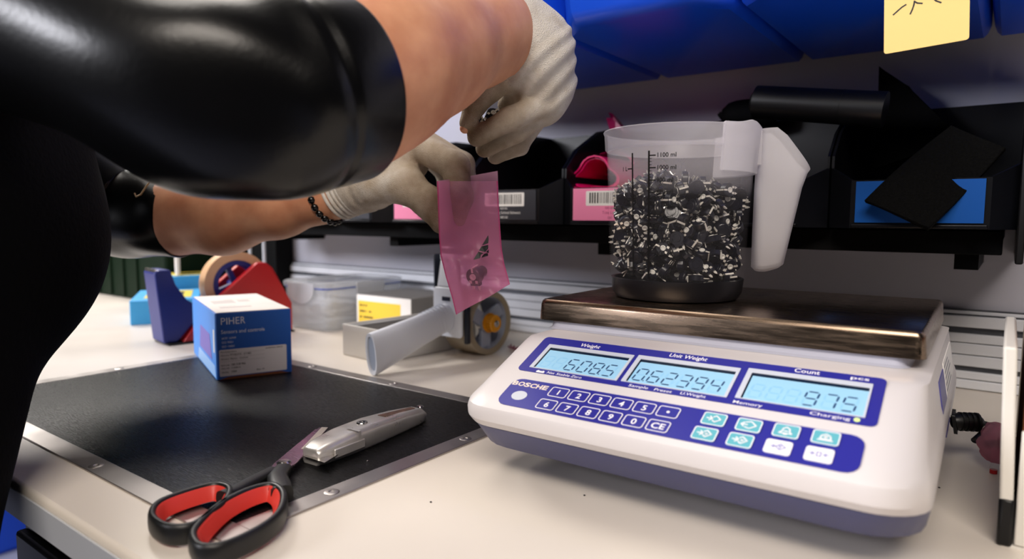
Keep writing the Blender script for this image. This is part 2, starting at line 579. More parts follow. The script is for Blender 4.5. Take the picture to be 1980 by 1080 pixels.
G().tube([(0, 0, 0.006), (0, 0, 0.26)], 0.0055, 10).build('shaft', M_carton, rod, smooth=40)
G().lathe([(0.018, 0), (0.018, 0.006), (0.006, 0.008)], 16).build('foot', M_black, rod, smooth=40)

# ---- dark green crate far left
q = at(232, 603, z=0)
crate = thing('green_crate', 'dark green plastic crate at the far left of the bench', 'crate', (q.x - 0.25, 0.30, 0))
x0, x1, y0, y1 = -0.30, 0.20, -0.06, 0.13
G().ring(rrect(x0, x1, y0, y1, 0.012), rrect(x0 + 0.006, x1 - 0.006, y0 + 0.006, y1 - 0.006, 0.008), 0.004, 0.17).build('wall', M_green, crate, smooth=40)
G().box(x0 + 0.004, x1 - 0.004, y0 + 0.004, y1 - 0.004, 0, 0.005).build('base', M_green, crate)
G().ring(rrect(x0 - 0.008, x1 + 0.008, y0 - 0.008, y1 + 0.008, 0.016), rrect(x0 + 0.005, x1 - 0.005, y0 + 0.005, y1 - 0.005, 0.008), 0.160, 0.172).build('rim', M_green, crate, smooth=40)
for k in range(6):
    xx = x0 + 0.03 + k * 0.068
    G().box(xx, xx + 0.008, y0 - 0.005, y0 - 0.0002, 0.006, 0.159).build('rib', M_green, crate)

# ================================================================== BINS
BY, BZ = 0.22, 0.190
barr = thing('bin_rail', 'black steel support rail under the row of black bins', 'rail', (-0.2, 0.4, 0.17))
G().box(-0.98, 0.338, 0.262, 0.285, 0.166, 0.1885).build('front_bar', M_blackm, barr, world=True, bevel=0.001)
G().box(-0.98, 0.338, 0.286, WY - 0.001, 0.180, 0.1885).build('shelf_plate', M_blackm, barr, world=True)
for bx in (-0.9, -0.5, -0.1, 0.3):
    G().box(bx, bx + 0.02, 0.287, WY - 0.001, 0.150, 0.1795).build('bracket', M_blackm, barr, world=True)


def bin_mesh(hw, ch, cy, depth, zb, zs, lip, th, prof):
    """Open-fronted stacking bin: walls with real thickness along a chamfered plan, sloping side tops."""
    path = [(-hw, depth, zb)] + [(-hw, y, z) for y, z in reversed(prof)] + [(-ch, 0.0, lip), (ch, 0.0, lip)] + [(hw, y, z) for y, z in prof] + [(hw, depth, zb)]
    n = len(path)
    ins = []
    for x, y, z in path:
        ix = x - math.copysign(th, x)
        iy = min(max(y, th), depth - th)
        ins.append((ix, iy, z))
    g = G()
    vs, fs = [], []
    for (x, y, z), (a, b, c) in zip(path, ins):
        vs += [(x, y, 0.0), (x, y, z), (a, b, c), (a, b, 0.0)]
    for i in range(n):
        j = (i + 1) % n
        A, B = 4 * i, 4 * j
        for k in range(4):
            l = (k + 1) % 4
            fs.append((A + k, B + k, B + l, A + l))
    g.add(vs, fs)
    return g


prof = [(0.022, 0.060), (0.0225, 0.072), (0.05, 0.098), (0.11, 0.128), (0.17, 0.139)]
pitch = 0.1595
centres = [-0.1267 - 0.0797 + k * pitch for k in range(-4, 5)]
kinds = ['dark', 'pink', 'dark', 'pink', 'dark', 'pink', 'plain', 'blue', 'plain']
bin_labels = ['black bin far left, mostly behind the forearm', 'black bin with pink label left of the dark one by the bracelet', 'black bin with dark barcode label above the food box, by the bracelet',
              'black bin with pink label behind the left glove', 'black bin with dark barcode label right of the pink bag', 'black bin with pink label holding magenta rolled bags',
              'black bin behind the measuring jug', 'black bin with plain blue label and foam hanging over it', 'black bin at the right edge of the row']
# align the row: the dark bin right of the bag is centred on x = -0.2064
labels_by_index = {}
for k, cx in enumerate(centres):
    if cx > 0.36: continue
    kd = {-3: 'pink', -2: 'dark', -1: 'pink', 0: 'dark', 1: 'pink', 2: 'plain', 3: 'blue', -4: 'dark'}[k - 4]
    lb = {-4: 'black bin at the far left end of the bin row', -3: 'black bin with pink label, hidden by the black sleeve', -2: 'black bin with dark barcode label under the wrist bracelet',
          -1: 'black bin with pink label behind the left glove', 0: 'black bin with dark barcode label just right of the pink bag', 1: 'black bin with pink label holding rolled magenta bags',
          2: 'black bin behind the measuring jug', 3: 'black bin with plain blue label and foam hanging over its front'}[k - 4]
    b = thing('storage_bin', lb, 'bin', (cx, BY, BZ), group='black bins in a row along the wall')
    bin_mesh(0.0788, 0.056, 0.022, 0.228, 0.140, 0.06, 0.046, 0.0025, prof).build('shell', M_bin, b, smooth=25)
    G().box(-0.0755, 0.0755, 0.024, 0.225, 0.0002, 0.003).build('bottom', M_bin, b)
    G().box(-0.0545, 0.0545, -0.003, -0.0002, 0.0005, 0.004).build('label_ledge', M_bin, b, bevel=0.0008)
    if kd in ('pink', 'dark', 'blue'):
        card = G().box(-0.0515, 0.0515, -0.0012, -0.0003, 0.0055, 0.0448).build('label_card', {'pink': M_pinkl, 'dark': M_dlabel, 'blue': M_bluel}[kd], b, label={'pink': 'pink label card', 'dark': 'dark grey label card', 'blue': 'blue label card'}[kd])
        R = Matrix(((1, 0, 0, 0), (0, 0, 1, -0.0013), (0, 1, 0, 0), (0, 0, 0, 1)))
        R = Matrix(((1, 0, 0, 0), (0, 0, -1, -0.0013), (0, 1, 0, 0), (0, 0, 0, 1)))
        if kd != 'blue':
            pp = G().prism(rrect(-0.033, 0.033, 0.0235, 0.0415, 0.0015), 0, 0.0001, R).build('barcode_card', M_paper, card)
            gb = G()
            xx = -0.028
            rr = random.Random(k)
            while xx < 0.028:
                wd = rr.choice((0.0008, 0.0012, 0.0020))
                gb.prism([(xx, 0.0265), (xx + wd, 0.0265), (xx + wd, 0.0395), (xx, 0.0395)], 0.00015, 0.0002, R)
                xx += wd + rr.choice((0.0010, 0.0014, 0.0018))
            gb.build('barcode', M_bprint, card, recalc=False)
            gt = G()
            big = 'Tüte Lang Schmal Schwarz' if kd == 'dark' else 'Tüte Lang'
            put_text(gt, big, 0, 0.0135, 0.0035, M=R, align='CENTER')
            put_text(gt, '080100' if kd == 'dark' else '100', 0, 0.0075, 0.003, M=R, align='CENTER')
            put_text(gt, '0001001', 0, 0.0195, 0.0025, M=R, align='CENTER')
            gt.build('lettering', M_paper if kd == 'dark' else mat('label_rose_print', 'A04068', 0.6), card, recalc=False)

# bracket at the right end
q = at(1958, 330, y=0.22)
br = thing('end_bracket', 'black upright end bracket at the right edge of the bin row', 'bracket', (q.x + 0.02, 0.3, 0.17))
pts = [(0.225, 0.160), (0.449, 0.160), (0.449, 0.345), (0.36, 0.345), (0.232, 0.305), (0.225, 0.298)]
R = Matrix(((0, 0, 1, q.x + 0.006), (1, 0, 0, 0), (0, 1, 0, 0), (0, 0, 0, 1)))
G().prism(pts, 0, 0.006, R).build('side_plate', M_black, br, world=True, bevel=0.0015)
G().box(q.x + 0.0125, q.x + 0.05, 0.225, 0.235, 0.160, 0.298).build('flange', M_black, br, world=True, bevel=0.0015)

# magenta bags in the bin
mr = []
for n_, (pp, yy, rw, rh, lb) in enumerate((((1148, 338), 0.262, 0.034, 0.021, 'rolled magenta film bag in front in the black bin'), ((1180, 316), 0.33, 0.036, 0.016, 'rolled magenta film bag behind the front roll in the bin'))):
    c = at(*pp, y=yy)
    t = thing('rolled_bag', lb, 'bag', (c.x, yy, c.z - rh), group='rolled magenta bags')
    def loop(k, sc):
        out = []
        for i in range(28):
            a = 2 * math.pi * i / 28
            r = 1.0 - 0.20 * math.cos(3 * (a - math.pi / 2) + math.pi) * (1 if n_ == 0 else 0.2)
            out.append((rw * sc * r * math.cos(a), k, rh + rh * sc * r * math.sin(a)))
        return out
    G().loft([loop(0, 1.0), loop(0.12, 1.0), loop(0.12, 0.93), loop(0.0, 0.93)], closed=True).build('outer_turn', M_mag, t, smooth=60)
    G().loft([loop(0.004, 0.88), loop(0.12, 0.88), loop(0.12, 0.83), loop(0.004, 0.83)], closed=True).build('inner_turn', M_mag, t, smooth=60)
t = thing('bag_stack', 'stack of flat magenta film bags under the rolled ones in the black bin', 'bags', (-0.047, 0.33, BZ + 0.0031))
for k in range(9):
    G().box(-0.060 + 0.002 * (k % 3), 0.062 - 0.002 * (k % 2), -0.085, 0.085, 0.0001 + k * 0.0040, 0.0036 + k * 0.0040).build('bag', M_mag, t, bevel=0.0008)
c = at(1205, 260, y=0.40)
t = thing('folded_bags', 'magenta film bags sticking up above the measuring jug rim', 'bag', (c.x, 0.40, c.z - 0.08))
for k, (poly, yy) in enumerate((([(1176, 217), (1183, 219), (1222, 262), (1200, 270), (1190, 246)], 0.400), ([(1172, 228), (1186, 227), (1216, 252), (1214, 276), (1184, 268)], 0.393), ([(1174, 236), (1190, 232), (1212, 258), (1208, 282), (1188, 276)], 0.386))):
    A = [at(px, py, y=yy + 0.003 * (i_ % 2)) for i_, (px, py) in enumerate(poly)]
    n = len(A)
    B = [p + Vector((0.0004, 0.0022, 0)) for p in A]
    G().add(A + B, [tuple(range(n)), tuple(range(2 * n - 1, n - 1, -1))] + [(q, (q + 1) % n, n + (q + 1) % n, n + q) for q in range(n)]).build('film', M_mag, t, world=True)

# black rolls and foam in the right-hand bins
c0, c1 = at(1462, 197, y=0.277), at(1712, 212, y=0.277)
t = thing('film_roll', 'black film roll lying across the bins behind the jug handle', 'roll', ((c0.x + c1.x) / 2, 0.277, c0.z - 0.02))
G().tube([c0, c0.lerp(c1, 0.68), c1], 0.0180, 28).build('roll', M_black, t, world=True, smooth=40)
G().tube([c0.lerp(c1, 0.684), c0.lerp(c1, 0.690)], 0.0183, 28).build('tape_band', M_black, t, world=True, smooth=40)
G().tube([c0 - (c1 - c0) * 0.03, c0], 0.011, 20).build('core', M_blackm, t, world=True, smooth=40)
c0, c1 = at(1398, 222, y=0.40), at(1500, 214, y=0.40)
t = thing('black_pouch', 'small black pouch left of the film roll', 'pouch', (c0.x, 0.40, c0.z - 0.02))
rings = []
for i in range(9):
    s = i / 8
    c = c0.lerp(c1, s)
    rr_ = 0.018 * max(0.12, 1 - (abs(s - 0.55) / 0.58) ** 4) ** 0.5
    rings.append([(c.x, c.y + 0.8 * rr_ * math.cos(a), c.z + rr_ * math.sin(a)) for a in [2 * math.pi * k / 16 for k in range(16)]])
G().loft(rings).build('body', M_blackm, t, world=True, smooth=60)
G().tube([c0, c0 - Vector((0.004, 0, 0.003))], 0.006, 10).build('neck', M_blackm, t, world=True, smooth=60)


def quad_sheet(name, label, cat, P, thick, material, wob=0.0, part='sheet'):
    base = sum((p for p in P), Vector()) / 4
    t = thing(name, label, cat, (base.x, base.y, min(p.z for p in P)))
    a, b, c, d = P
    nn = (b - a).cross(d - a).normalized()
    def fn(u, v):
        return a * (1 - u) * (1 - v) + b * u * (1 - v) + c * u * v + d * (1 - u) * v + nn * wob * math.sin(u * 3.3 + 1) * math.sin(v * 3 + .5)
    G().grid(fn, 14, 14, thick=thick).build(part, material, t, world=True, smooth=35, bevel=0.0008)
    return t


quad_sheet('foam_sheet', 'black foam sheet hanging over the blue labelled bin front', 'foam', [at(1672, 392, y=0.207), at(1795, 441, y=0.198), at(1945, 290, y=0.236), at(1838, 243, y=0.245)], 0.006, M_foam, 0.006)
quad_sheet('foam_sheet', 'black foam sheet standing upright behind the hanging one', 'foam', [at(1700, 128, y=0.405), at(1755, 168, y=0.39), at(1860, 268, y=0.37), at(1690, 330, y=0.37)], 0.005, M_foam, 0.003)

# blue bins on the shelf above
UY, UZ, UP = 0.108, 0.40, 0.1945
ushelf = thing('bin_shelf', 'dark shelf rail carrying the blue bins above the bench', 'shelf', (0, 0.43, 0.42))
G().box(-1.0, 1.1, 0.432, WY - 0.001, 0.47, 0.53).build('hanging_rail', M_blackm, ushelf, world=True)
G().box(-1.0, 1.1, 0.425, 0.4315, 0.50, 0.53).build('hook_lip', M_blackm, ushelf, world=True)
ulab = {-2: 'blue bin above the raised forearm, far left', -1: 'blue bin behind and above the right glove', 0: 'blue bin above the measuring jug', 1: 'blue bin that the yellow sticky note hangs from', 2: 'blue bin right of the yellow note at the edge of the frame'}
for k in (-2, -1, 0, 1, 2):
    cx = -0.074 + 0.097 + k * UP - 0.0
    b = thing('blue_bin', ulab[k], 'bin', (cx, UY, UZ), group='blue bins on the upper shelf')
    hw, ch = 0.096, 0.066
    # outer shell lofted from the base upwards, walls flaring a little
    def ring(z, f, inset):
        pts = [(-hw + inset, 0.315), (-hw + inset, 0.05), (-ch + inset * 0.5 - 0.004, 0.012 + inset - f), (-ch + inset * 0.5 + 0.004, 0.004 + inset - f), (ch - inset * 0.5 - 0.004, 0.004 + inset - f), (ch - inset * 0.5 + 0.004, 0.012 + inset - f), (hw - inset, 0.05), (hw - inset, 0.315)]
        return [(x, y, z) for x, y in pts]
    G().loft([ring(0.000, -0.010, 0.007), ring(0.004, -0.004, 0.003), ring(0.012, 0.0, 0.0), ring(0.075, 0.014, 0.0), ring(0.160, 0.002, 0.0), ring(0.160, 0.002, 0.004), ring(0.010, -0.002, 0.005), ], cap0=True, cap1=True).build('shell', M_blue, b, smooth=30)
    G().prism([(-ch - 0.003, -0.0165), (ch + 0.003, -0.0165), (ch + 0.003, -0.010), (-ch - 0.003, -0.010)], 0.070, 0.078).build('front_ledge', M_blue, b, bevel=0.001)
    G().box(-0.07, 0.07, 0.3155, 0.3172, 0.10, 0.155).build('hook_plate', M_blue, b)

# yellow note
c = at(1709, 105, y=0.100)
A, B = at(1709, 105, y=0.101), at(1874, 76, y=0.097)
t = thing('sticky_note', 'yellow sticky note hanging from the blue bin front', 'note', ((A.x + B.x) / 2, 0.10, A.z))
ux = (B - A)
W_ = ux.length
ux.normalize()
uz = Vector((0, 0, 1))
uz = (uz - ux * uz.dot(ux)).normalized()
NM = Matrix((ux, uz, ux.cross(uz))).transposed().to_4x4()
NM.translation = A
G().prism(rrect(0, W_, 0, 0.076, 0.0022), -0.00015, 0.00015, NM).build('paper', M_yel, t, world=True)
kx = W_ / 165.0
gs = G()
for st in ([(44, 104), (36, 100), (28, 94), (19, 87)], [(61, 108), (60, 100), (57, 90), (53, 81)], [(62, 106), (67, 102), (76, 99)], [(97, 105), (103, 98), (112, 92)]):
    stroke(gs, [(x * kx, (y - 0) * kx * 0.98) for x, y in st], 0.0011, 0.00016, 0.00025, NM)
gs.build('pen_strokes', M_bprint, t, world=True)
# ================================================================== COUNTING SCALE
PIV = Vector((0.15, 0.11, 0))
scale = thing('counting_scale', 'white and blue counting scale with three lit displays', 'scale', PIV, math.radians(1.4))
L = Matrix.Translation(-PIV)


def rring(x0, x1, y0, y1, rf, rb, z, n=5):
    pts = []
    for cx, cy, a0, r in ((x1 - rf, y0 + rf, -90, rf), (x1 - rb, y1 - rb, 0, rb), (x0 + rb, y1 - rb, 90, rb), (x0 + rf, y0 + rf, 180, rf)):
        for i in range(n + 1):
            a = math.radians(a0 + 90 * i / n)
            pts.append((cx + r * math.cos(a), cy + r * math.sin(a), z))
    return pts


SY = lambda z: (z - 0.12) / 0.45
rg = []
for z, yf, xi in ((0.0440, -0.1225, 0.0), (0.0500, -0.1285, 0.0), (0.0560, -0.1300, 0.0006), (0.0605, -0.1290, 0.0015), (0.0632, SY(0.0632), 0.0025)):
    rg.append(rring(0.005 + xi, 0.3135 - xi, yf, 0.250 - xi, 0.030, 0.012, z, 7))
for z in (0.068, 0.075, 0.082, 0.090, 0.096):
    xi = 0.003 + (z - 0.0632) * 0.16
    rg.append(rring(0.005 + xi, 0.3135 - xi, SY(z), 0.250 - xi, 0.018 + 0.012 * (0.096 - z) / 0.033, 0.012, z, 7))
rg.append(rring(0.0145, 0.3055, SY(0.0992), 0.242, 0.016, 0.012, 0.0985, 7))
rg.append(rring(0.020, 0.3000, SY(0.0995) + 0.004, 0.236, 0.014, 0.012, 0.0995, 7))
G().loft(rg, M=L).build('housing', M_white, scale, smooth=28)
G().loft([rring(0.016, 0.303, -0.100, 0.238, 0.032, 0.01, 0.0215), rring(0.008, 0.310, -0.109, 0.246, 0.034, 0.012, 0.0255), rring(0.0055, 0.313, -0.1215, 0.2495, 0.031, 0.012, 0.0432)], M=L).build('base_tray', M_sgrey, scale, smooth=40, label='blue grey base tray')
G().loft([rring(0.075, 0.245, -0.075, 0.16, 0.015, 0.01, 0.0120), rring(0.065, 0.255, -0.085, 0.17, 0.015, 0.01, 0.0213)], M=L).build('battery_cover', M_sgrey, scale, smooth=40)
for fx in (0.045, 0.275):
    for fy in (-0.035, 0.20):
        G().lathe([(0.011, 0.0), (0.012, 0.004), (0.010, 0.0213)], 20, L @ Matrix.Translation((fx, fy, 0))).build('foot', M_rubber, scale, smooth=40)
# pan support
G().loft([rring(0.0085, 0.2925, -0.0030, 0.222, 0.010, 0.01, 0.0996), rring(0.0100, 0.2910, 0.0005, 0.220, 0.009, 0.01, 0.1010), rring(0.0110, 0.2900, 0.0020, 0.219, 0.008, 0.01, 0.1064)], M=L).build('pan_support', M_sneck, scale, smooth=40)
# steel pan
G().loft([rring(-0.0012, 0.3012, -0.0012, 0.2262, 0.007, 0.007, 0.1066), rring(-0.0002, 0.3002, -0.0002, 0.2252, 0.006, 0.006, 0.1205), rring(0.0006, 0.2994, 0.0006, 0.2244, 0.006, 0.006, 0.1236), rring(0.0022, 0.2978, 0.0022, 0.2228, 0.005, 0.005, 0.1250)], M=L).build('weighing_pan', M_steel, scale, smooth=38, label='brushed steel weighing pan')
# slope frame: u to the right, v down the slope (metres), n outwards
phi = math.atan(0.45)
PM = L @ Matrix(((1, 0, 0, 0), (0, math.cos(phi), -math.sin(phi), 0.0), (0, math.sin(phi), math.cos(phi), 0.12), (0, 0, 0, 1)))
mm = 0.001


def RR(u0_, u1_, v0_, v1_, r):
    return rrect(u0_ * mm, u1_ * mm, -v1_ * mm, -v0_ * mm, r * mm)


dp = G().prism(RR(36, 284, 48.6, 96, 4), 0.0, 0.0005, PM).build('display_panel', M_panel, scale, label='blue display panel')
kp = G().prism(RR(42.3, 280.5, 105.8, 137, 8), 0.0, 0.0005, PM).build('key_panel', M_panel, scale, label='blue key panel')
SEG = {'0': 'abcdef', '1': 'bc', '2': 'abged', '3': 'abgcd', '4': 'fgbc', '5': 'afgcd', '6': 'afgedc', '7': 'abc', '8': 'abcdefg', '9': 'abcdfg'}


def seg_polys(u, v, w, h, on):
    """Slanted seven-segment digit; (u, v) is its lower left corner in mm, v measured down the slope."""
    t = 1.2
    H = h / 2
    gp = 0.25
    def hor(y): return [(gp + t * .3, y), (t + gp, y + t / 2), (w - t - gp, y + t / 2), (w - gp - t * .3, y), (w - t - gp, y - t / 2), (t + gp, y - t / 2)]
    def ver(x, y0, y1): return [(x, y0 + gp + .2), (x + t / 2, y0 + t + gp), (x + t / 2, y1 - t - gp), (x, y1 - gp - .2), (x - t / 2, y1 - t - gp), (x - t / 2, y0 + t + gp)]
    P = {'a': hor(h), 'g': hor(H), 'd': hor(0), 'f': ver(0.1, H, h), 'b': ver(w - .1, H, h), 'e': ver(0.1, 0, H), 'c': ver(w - .1, 0, H)}
    out = []
    for k in on:
        out.append([((u + x + 0.10 * y) * mm, (-v + y) * mm) for x, y in P[k]])
    return out


def lcd(name, o, i, digits, text, n, start):
    fr = G().ring(RR(*o, 0.4), RR(*i, 0.4), 0.0004, 0.0010, PM).build('bezel', M_bezel, dp, label='silver display bezel')
    sc = G().prism(RR(*i, 0.2), 0.00045, 0.00055, PM).build('screen', M_lcd, dp, label='lit pale blue screen')
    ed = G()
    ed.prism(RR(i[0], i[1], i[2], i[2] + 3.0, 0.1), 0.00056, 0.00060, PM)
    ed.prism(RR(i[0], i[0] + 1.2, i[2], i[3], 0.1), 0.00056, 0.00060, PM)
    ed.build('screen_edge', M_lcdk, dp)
    pw = (i[1] - i[0] - 5) / n
    w, h = pw * 0.68, 13.5
    vb = i[3] - 3.0
    gg, gs = G(), G()
    seq = list(text)
    for k in range(n):
        u = i[0] + 3 + k * pw
        ch = digits[k]
        on = SEG.get(ch, '')
        for p in seg_polys(u, vb, w, h, [c for c in 'abcdefg' if c not in on]): gg.prism(p, 0.00056, 0.00060, PM)
        for p in seg_polys(u, vb, w, h, on): gs.prism(p, 0.00056, 0.00062, PM)
        if text[k] == '.':
            uu = u + w + 0.9
            gs.prism([((uu) * mm, -vb * mm), ((uu + 1) * mm, -vb * mm), ((uu + 1) * mm, (-vb + 1) * mm), (uu * mm, (-vb + 1) * mm)], 0.00056, 0.00062, PM)
    gg.build('ghost_segments', M_ghost, dp)
    gs.build('digits', M_seg, dp)


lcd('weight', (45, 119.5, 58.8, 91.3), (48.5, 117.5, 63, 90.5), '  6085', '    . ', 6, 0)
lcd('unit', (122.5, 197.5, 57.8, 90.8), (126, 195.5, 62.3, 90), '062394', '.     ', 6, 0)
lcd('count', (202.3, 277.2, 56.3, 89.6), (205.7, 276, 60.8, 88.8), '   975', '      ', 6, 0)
gt = G()
for s, u, v, h, wd, sh in (('Weight', 71.5, 56.0, 4.2, 17, .15), ('Unit Weight', 144.5, 54.4, 4.2, 28, .15), ('Count', 230.5, 53.6, 4.2, 15.5, 0.0), ('pcs', 264, 53.4, 3.2, 10.5, 0.0),
                         ('Net', 63, 95.2, 2.6, 6.4, .1), ('Stable', 71, 95.2, 2.6, 11.6, .1), ('Zero', 83.6, 95.2, 2.6, 9, .1), ('Sample', 130, 95.0, 2.7, 14.5, .1), ('Preset', 149, 95.0, 2.7, 12.6, .1),
                         ('U.Weight', 167.5, 94.6, 2.7, 17.2, .1), ('Memory', 202.5, 94.8, 2.9, 18, 0.0), ('Charging', 248, 94.0, 2.9, 22, 0.0)):
    put_text(gt, s, u * mm, -v * mm, h * mm, wd * mm, PM @ Matrix.Translation((0, 0, 0.00048)), shear=sh, bold=0.012 if h > 3 else 0.004)
gt.build('lettering', M_print, dp, recalc=False)
gi = G()
gi.prism(RR(53.5, 60.5, 93.6, 95.6, .3), 0.0005, 0.0006, PM)
for u in (54.2, 58.6): gi.prism(RR(u, u + 1.3, 93.0, 93.7, .1), 0.0005, 0.0006, PM)
gi.build('battery_symbol', M_print, dp)
G().prism([((273.4 + 1.7 * math.cos(a)) * mm, (-92.4 + 1.7 * math.sin(a)) * mm) for a in [i * math.pi / 8 for i in range(16)]], 0.0005, 0.0008, PM).build('charging_lamp', M_led, dp, label='pale green charging lamp')
M_cream = mat('cream_print', 'EAD9CC', 0.45)
for s, u, wd in (('B', 43.2, 4.7), ('O', 48.2, 5.3), ('S', 53.7, 4.7), ('C', 58.7, 5.0), ('H', 64.1, 4.7), ('E', 69.5, 4.3)):
    gb = G()
    put_text(gb, s, u * mm, -114.2 * mm, 4.6 * mm, wd * mm, PM @ Matrix.Translation((0, 0, 0.00048)), bold=0.035)
    gb.build('letter', M_cream, kp, recalc=False)
G().prism([((56.8 + 6.2 * math.cos(a)) * mm, (-125 + 5.2 * math.sin(a)) * mm) for a in [i * math.pi / 16 for i in range(32)]], 0.0005, 0.0007, PM).build('dot_cover', M_bezel, kp, label='round grey dot')
keys = [(77.2 + 16.5 * k, 109.2, s) for k, s in enumerate(['1', '2', '3', '4', '5', '•'])] + [(75.5 + 16.6 * k, 123.8, s) for k, s in enumerate(['6', '7', '8', '9', '0', 'CE'])]
for u, v, s in keys:
    ke = G().prism(RR(u, u + 14.6, v, v + 10.8, 2), 0.0005, 0.0008, PM).build('key', M_panel, kp)
    G().ring(RR(u, u + 14.6, v, v + 10.8, 2), RR(u + .6, u + 14.0, v + .6, v + 10.2, 1.5), 0.0008, 0.0009, PM).build('key_outline', M_print, ke)
    gk = G()
    if s == '•':
        gk.prism([((u + 7.3 + 1.1 * math.cos(a)) * mm, (-(v + 5.4) + 1.1 * math.sin(a)) * mm) for a in [i * math.pi / 6 for i in range(12)]], 0.0008, 0.0009, PM)
    else:
        put_text(gk, s, (u + 7.3) * mm, -(v + 8.0) * mm, 5.2 * mm, None if s != 'CE' else 9 * mm, PM @ Matrix.Translation((-(4.5 * mm if s == 'CE' else 0), 0, 0.00075)), bold=0.018, align='LEFT' if s == 'CE' else 'CENTER')
    gk.build('key_print', M_print, ke, recalc=False)
M_symb = mat('faint_blue_print', '9A9AC8', 0.5)


def sym(ke, kind, u, v, material):
    g = G()
    def S_(pts, close=False): stroke(g, [((u + x) * mm, -(v + y) * mm) for x, y in pts], 0.75 * mm, 0.0011, 0.0012, PM, close)
    dia = [(8.2, 2.6), (11.4, 5.6), (8.2, 8.6)]
    if kind in 'ab':
        S_([(2.8, 5.6), (6.2, 5.6)]); S_([(4.6, 3.8), (6.4, 5.6), (4.6, 7.4)]); S_(dia); S_([(8.2, 2.6), (6.6, 4.0)]); S_([(8.2, 8.6), (6.6, 7.2)])
        if kind == 'b': S_([(8.0, 5.2), (9.2, 5.6), (8.0, 6.2)], True)
    elif kind == 'c':
        S_([(2.6, 5.6), (6.4, 5.6)]); S_([(4.4, 3.8), (2.6, 5.6), (4.4, 7.4)]); S_([(5.2, 3.4), (8.2, 2.4), (11.6, 5.6), (8.2, 8.8), (5.4, 8.0)])
    elif kind == 'd':
        S_([(3.6, 8.2), (5.0, 6.6), (5.4, 4.0), (7.2, 2.6), (9.0, 4.0), (9.4, 6.6), (10.8, 8.2)], True); S_([(6.4, 9.0), (8.0, 9.0)]); S_([(6.2, 6.2), (8.2, 6.2)])
    elif kind == 'e':
        S_([(3.4, 8.4), (11.2, 8.4)]); S_([(4.4, 7.4), (5.0, 4.6), (7.3, 3.0), (9.6, 4.6), (10.2, 7.4)], True); S_([(6.4, 5.4), (7.3, 4.7), (8.2, 5.4), (7.3, 6.2)], True)
    elif kind == 't':
        S_([(3.0, 5.6), (5.6, 5.6)]); S_([(4.4, 4.4), (5.6, 5.6), (4.4, 6.8)]); S_([(6.0, 5.6), (8.4, 3.0), (11.4, 5.6), (8.4, 8.2)], True); S_([(7.6, 4.9), (9.2, 4.9)]); S_([(8.4, 4.9), (8.4, 6.8)])
    elif kind == 'z':
        S_([(1.8, 5.6), (4.6, 5.6)]); S_([(3.4, 4.4), (4.8, 5.6), (3.4, 6.8)]); S_([(6.2, 4.0), (8.2, 4.0), (8.2, 7.4), (6.2, 7.4)], True); S_([(12.6, 5.6), (9.8, 5.6)]); S_([(11.0, 4.4), (9.6, 5.6), (11.0, 6.8)])
    g.build('key_symbol', material, ke)


for u, v, k in ((189.4, 108.0, 'a'), (210.6, 108.0, 'c'), (231.9, 107.2, 'd'), (253.2, 106.9, 'e'), (188.2, 122.6, 'b'), (209.4, 122.4, 'b'), (230.7, 122.0, 't'), (252.4, 121.8, 'z')):
    wk = k in 'tz'
    ke = G().prism(RR(u, u + 14.6, v, v + 11.6, 1.8), 0.0005, 0.0010, PM).build('function_key', M_print if wk else M_cyan, kp, label='white function key' if wk else 'light blue function key')
    if not wk:
        G().ring(RR(u, u + 14.6, v, v + 11.6, 1.8), RR(u + .6, u + 14.0, v + .6, v + 11.0, 1.4), 0.0010, 0.0011, PM).build('key_outline', M_print, ke)
    sym(ke, k, u, v, M_symb if wk else M_print)
# label and vent on the right-hand side of the housing
SM = L @ Matrix(((0, -0.165, 1, 0.3208), (1, 0, 0, 0), (0, 1, 0, 0), (0, 0, 0, 1)))
sl = G().prism(rrect(0.10, 0.215, 0.046, 0.088, 0.002), 0, 0.0008, SM).build('side_label', M_paper, scale, label='white rating label on the side')
gl = G()
for k in range(7):
    gl.prism([(0.105, 0.083 - k * .0045), (0.155 + 0.03 * ((k * 37) % 5) / 5, 0.083 - k * .0045), (0.155 + 0.03 * ((k * 37) % 5) / 5, 0.0845 - k * .0045), (0.105, 0.0845 - k * .0045)], 0.0008, 0.0009, SM)
gl.build('label_print', M_greyp, sl)
G().prism(rrect(0.04, 0.095, 0.046, 0.085, 0.002), 0, 0.0008, SM).build('side_label', M_panel, scale, label='blue label on the side')
G().prism(rrect(0.128, 0.150, 0.026, 0.042, 0.002), 0.0, 0.0024, SM).build('power_socket', M_black, scale)

# power cable, plugged into the socket
SR = Matrix.Translation(PIV) @ Matrix.Rotation(math.radians(1.4), 4, 'Z') @ L
p0 = SR @ Vector((0.3150, 0.139, 0.034))
cab2 = thing('power_cable', 'black power cable plugged into the right side of the scale', 'cable', (p0.x + 0.02, p0.y, 0))
pd = Vector((0.78, 0.42, 0.0)).normalized()
G().tube([p0, p0 + pd * 0.004, p0 + pd * 0.018, p0 + pd * 0.022], [0.0055, 0.007, 0.0065, 0.004], 14).build('plug', M_cable, cab2, world=True, smooth=40)
for k in range(4):
    a = p0 + pd * (0.005 + 0.004 * k)
    G().tube([a, a + pd * 0.0018], 0.0078, 14).build('grip_ring', M_cable, cab2, world=True, smooth=40)
e1 = at(1905, 858, d=0.535)
G().tube([p0 + pd * 0.02, p0 + pd * 0.03 + Vector((0, 0, -.0015)), p0.lerp(e1, .7) + Vector((0, 0, -0.003)), e1, e1 + Vector((0.02, 0.012, 0.002)), e1 + Vector((0.06, 0.12, -0.012)), e1 + Vector((0.10, 0.22, -0.022))], 0.003, 10).build('cord', M_cable, cab2, world=True, smooth=60)

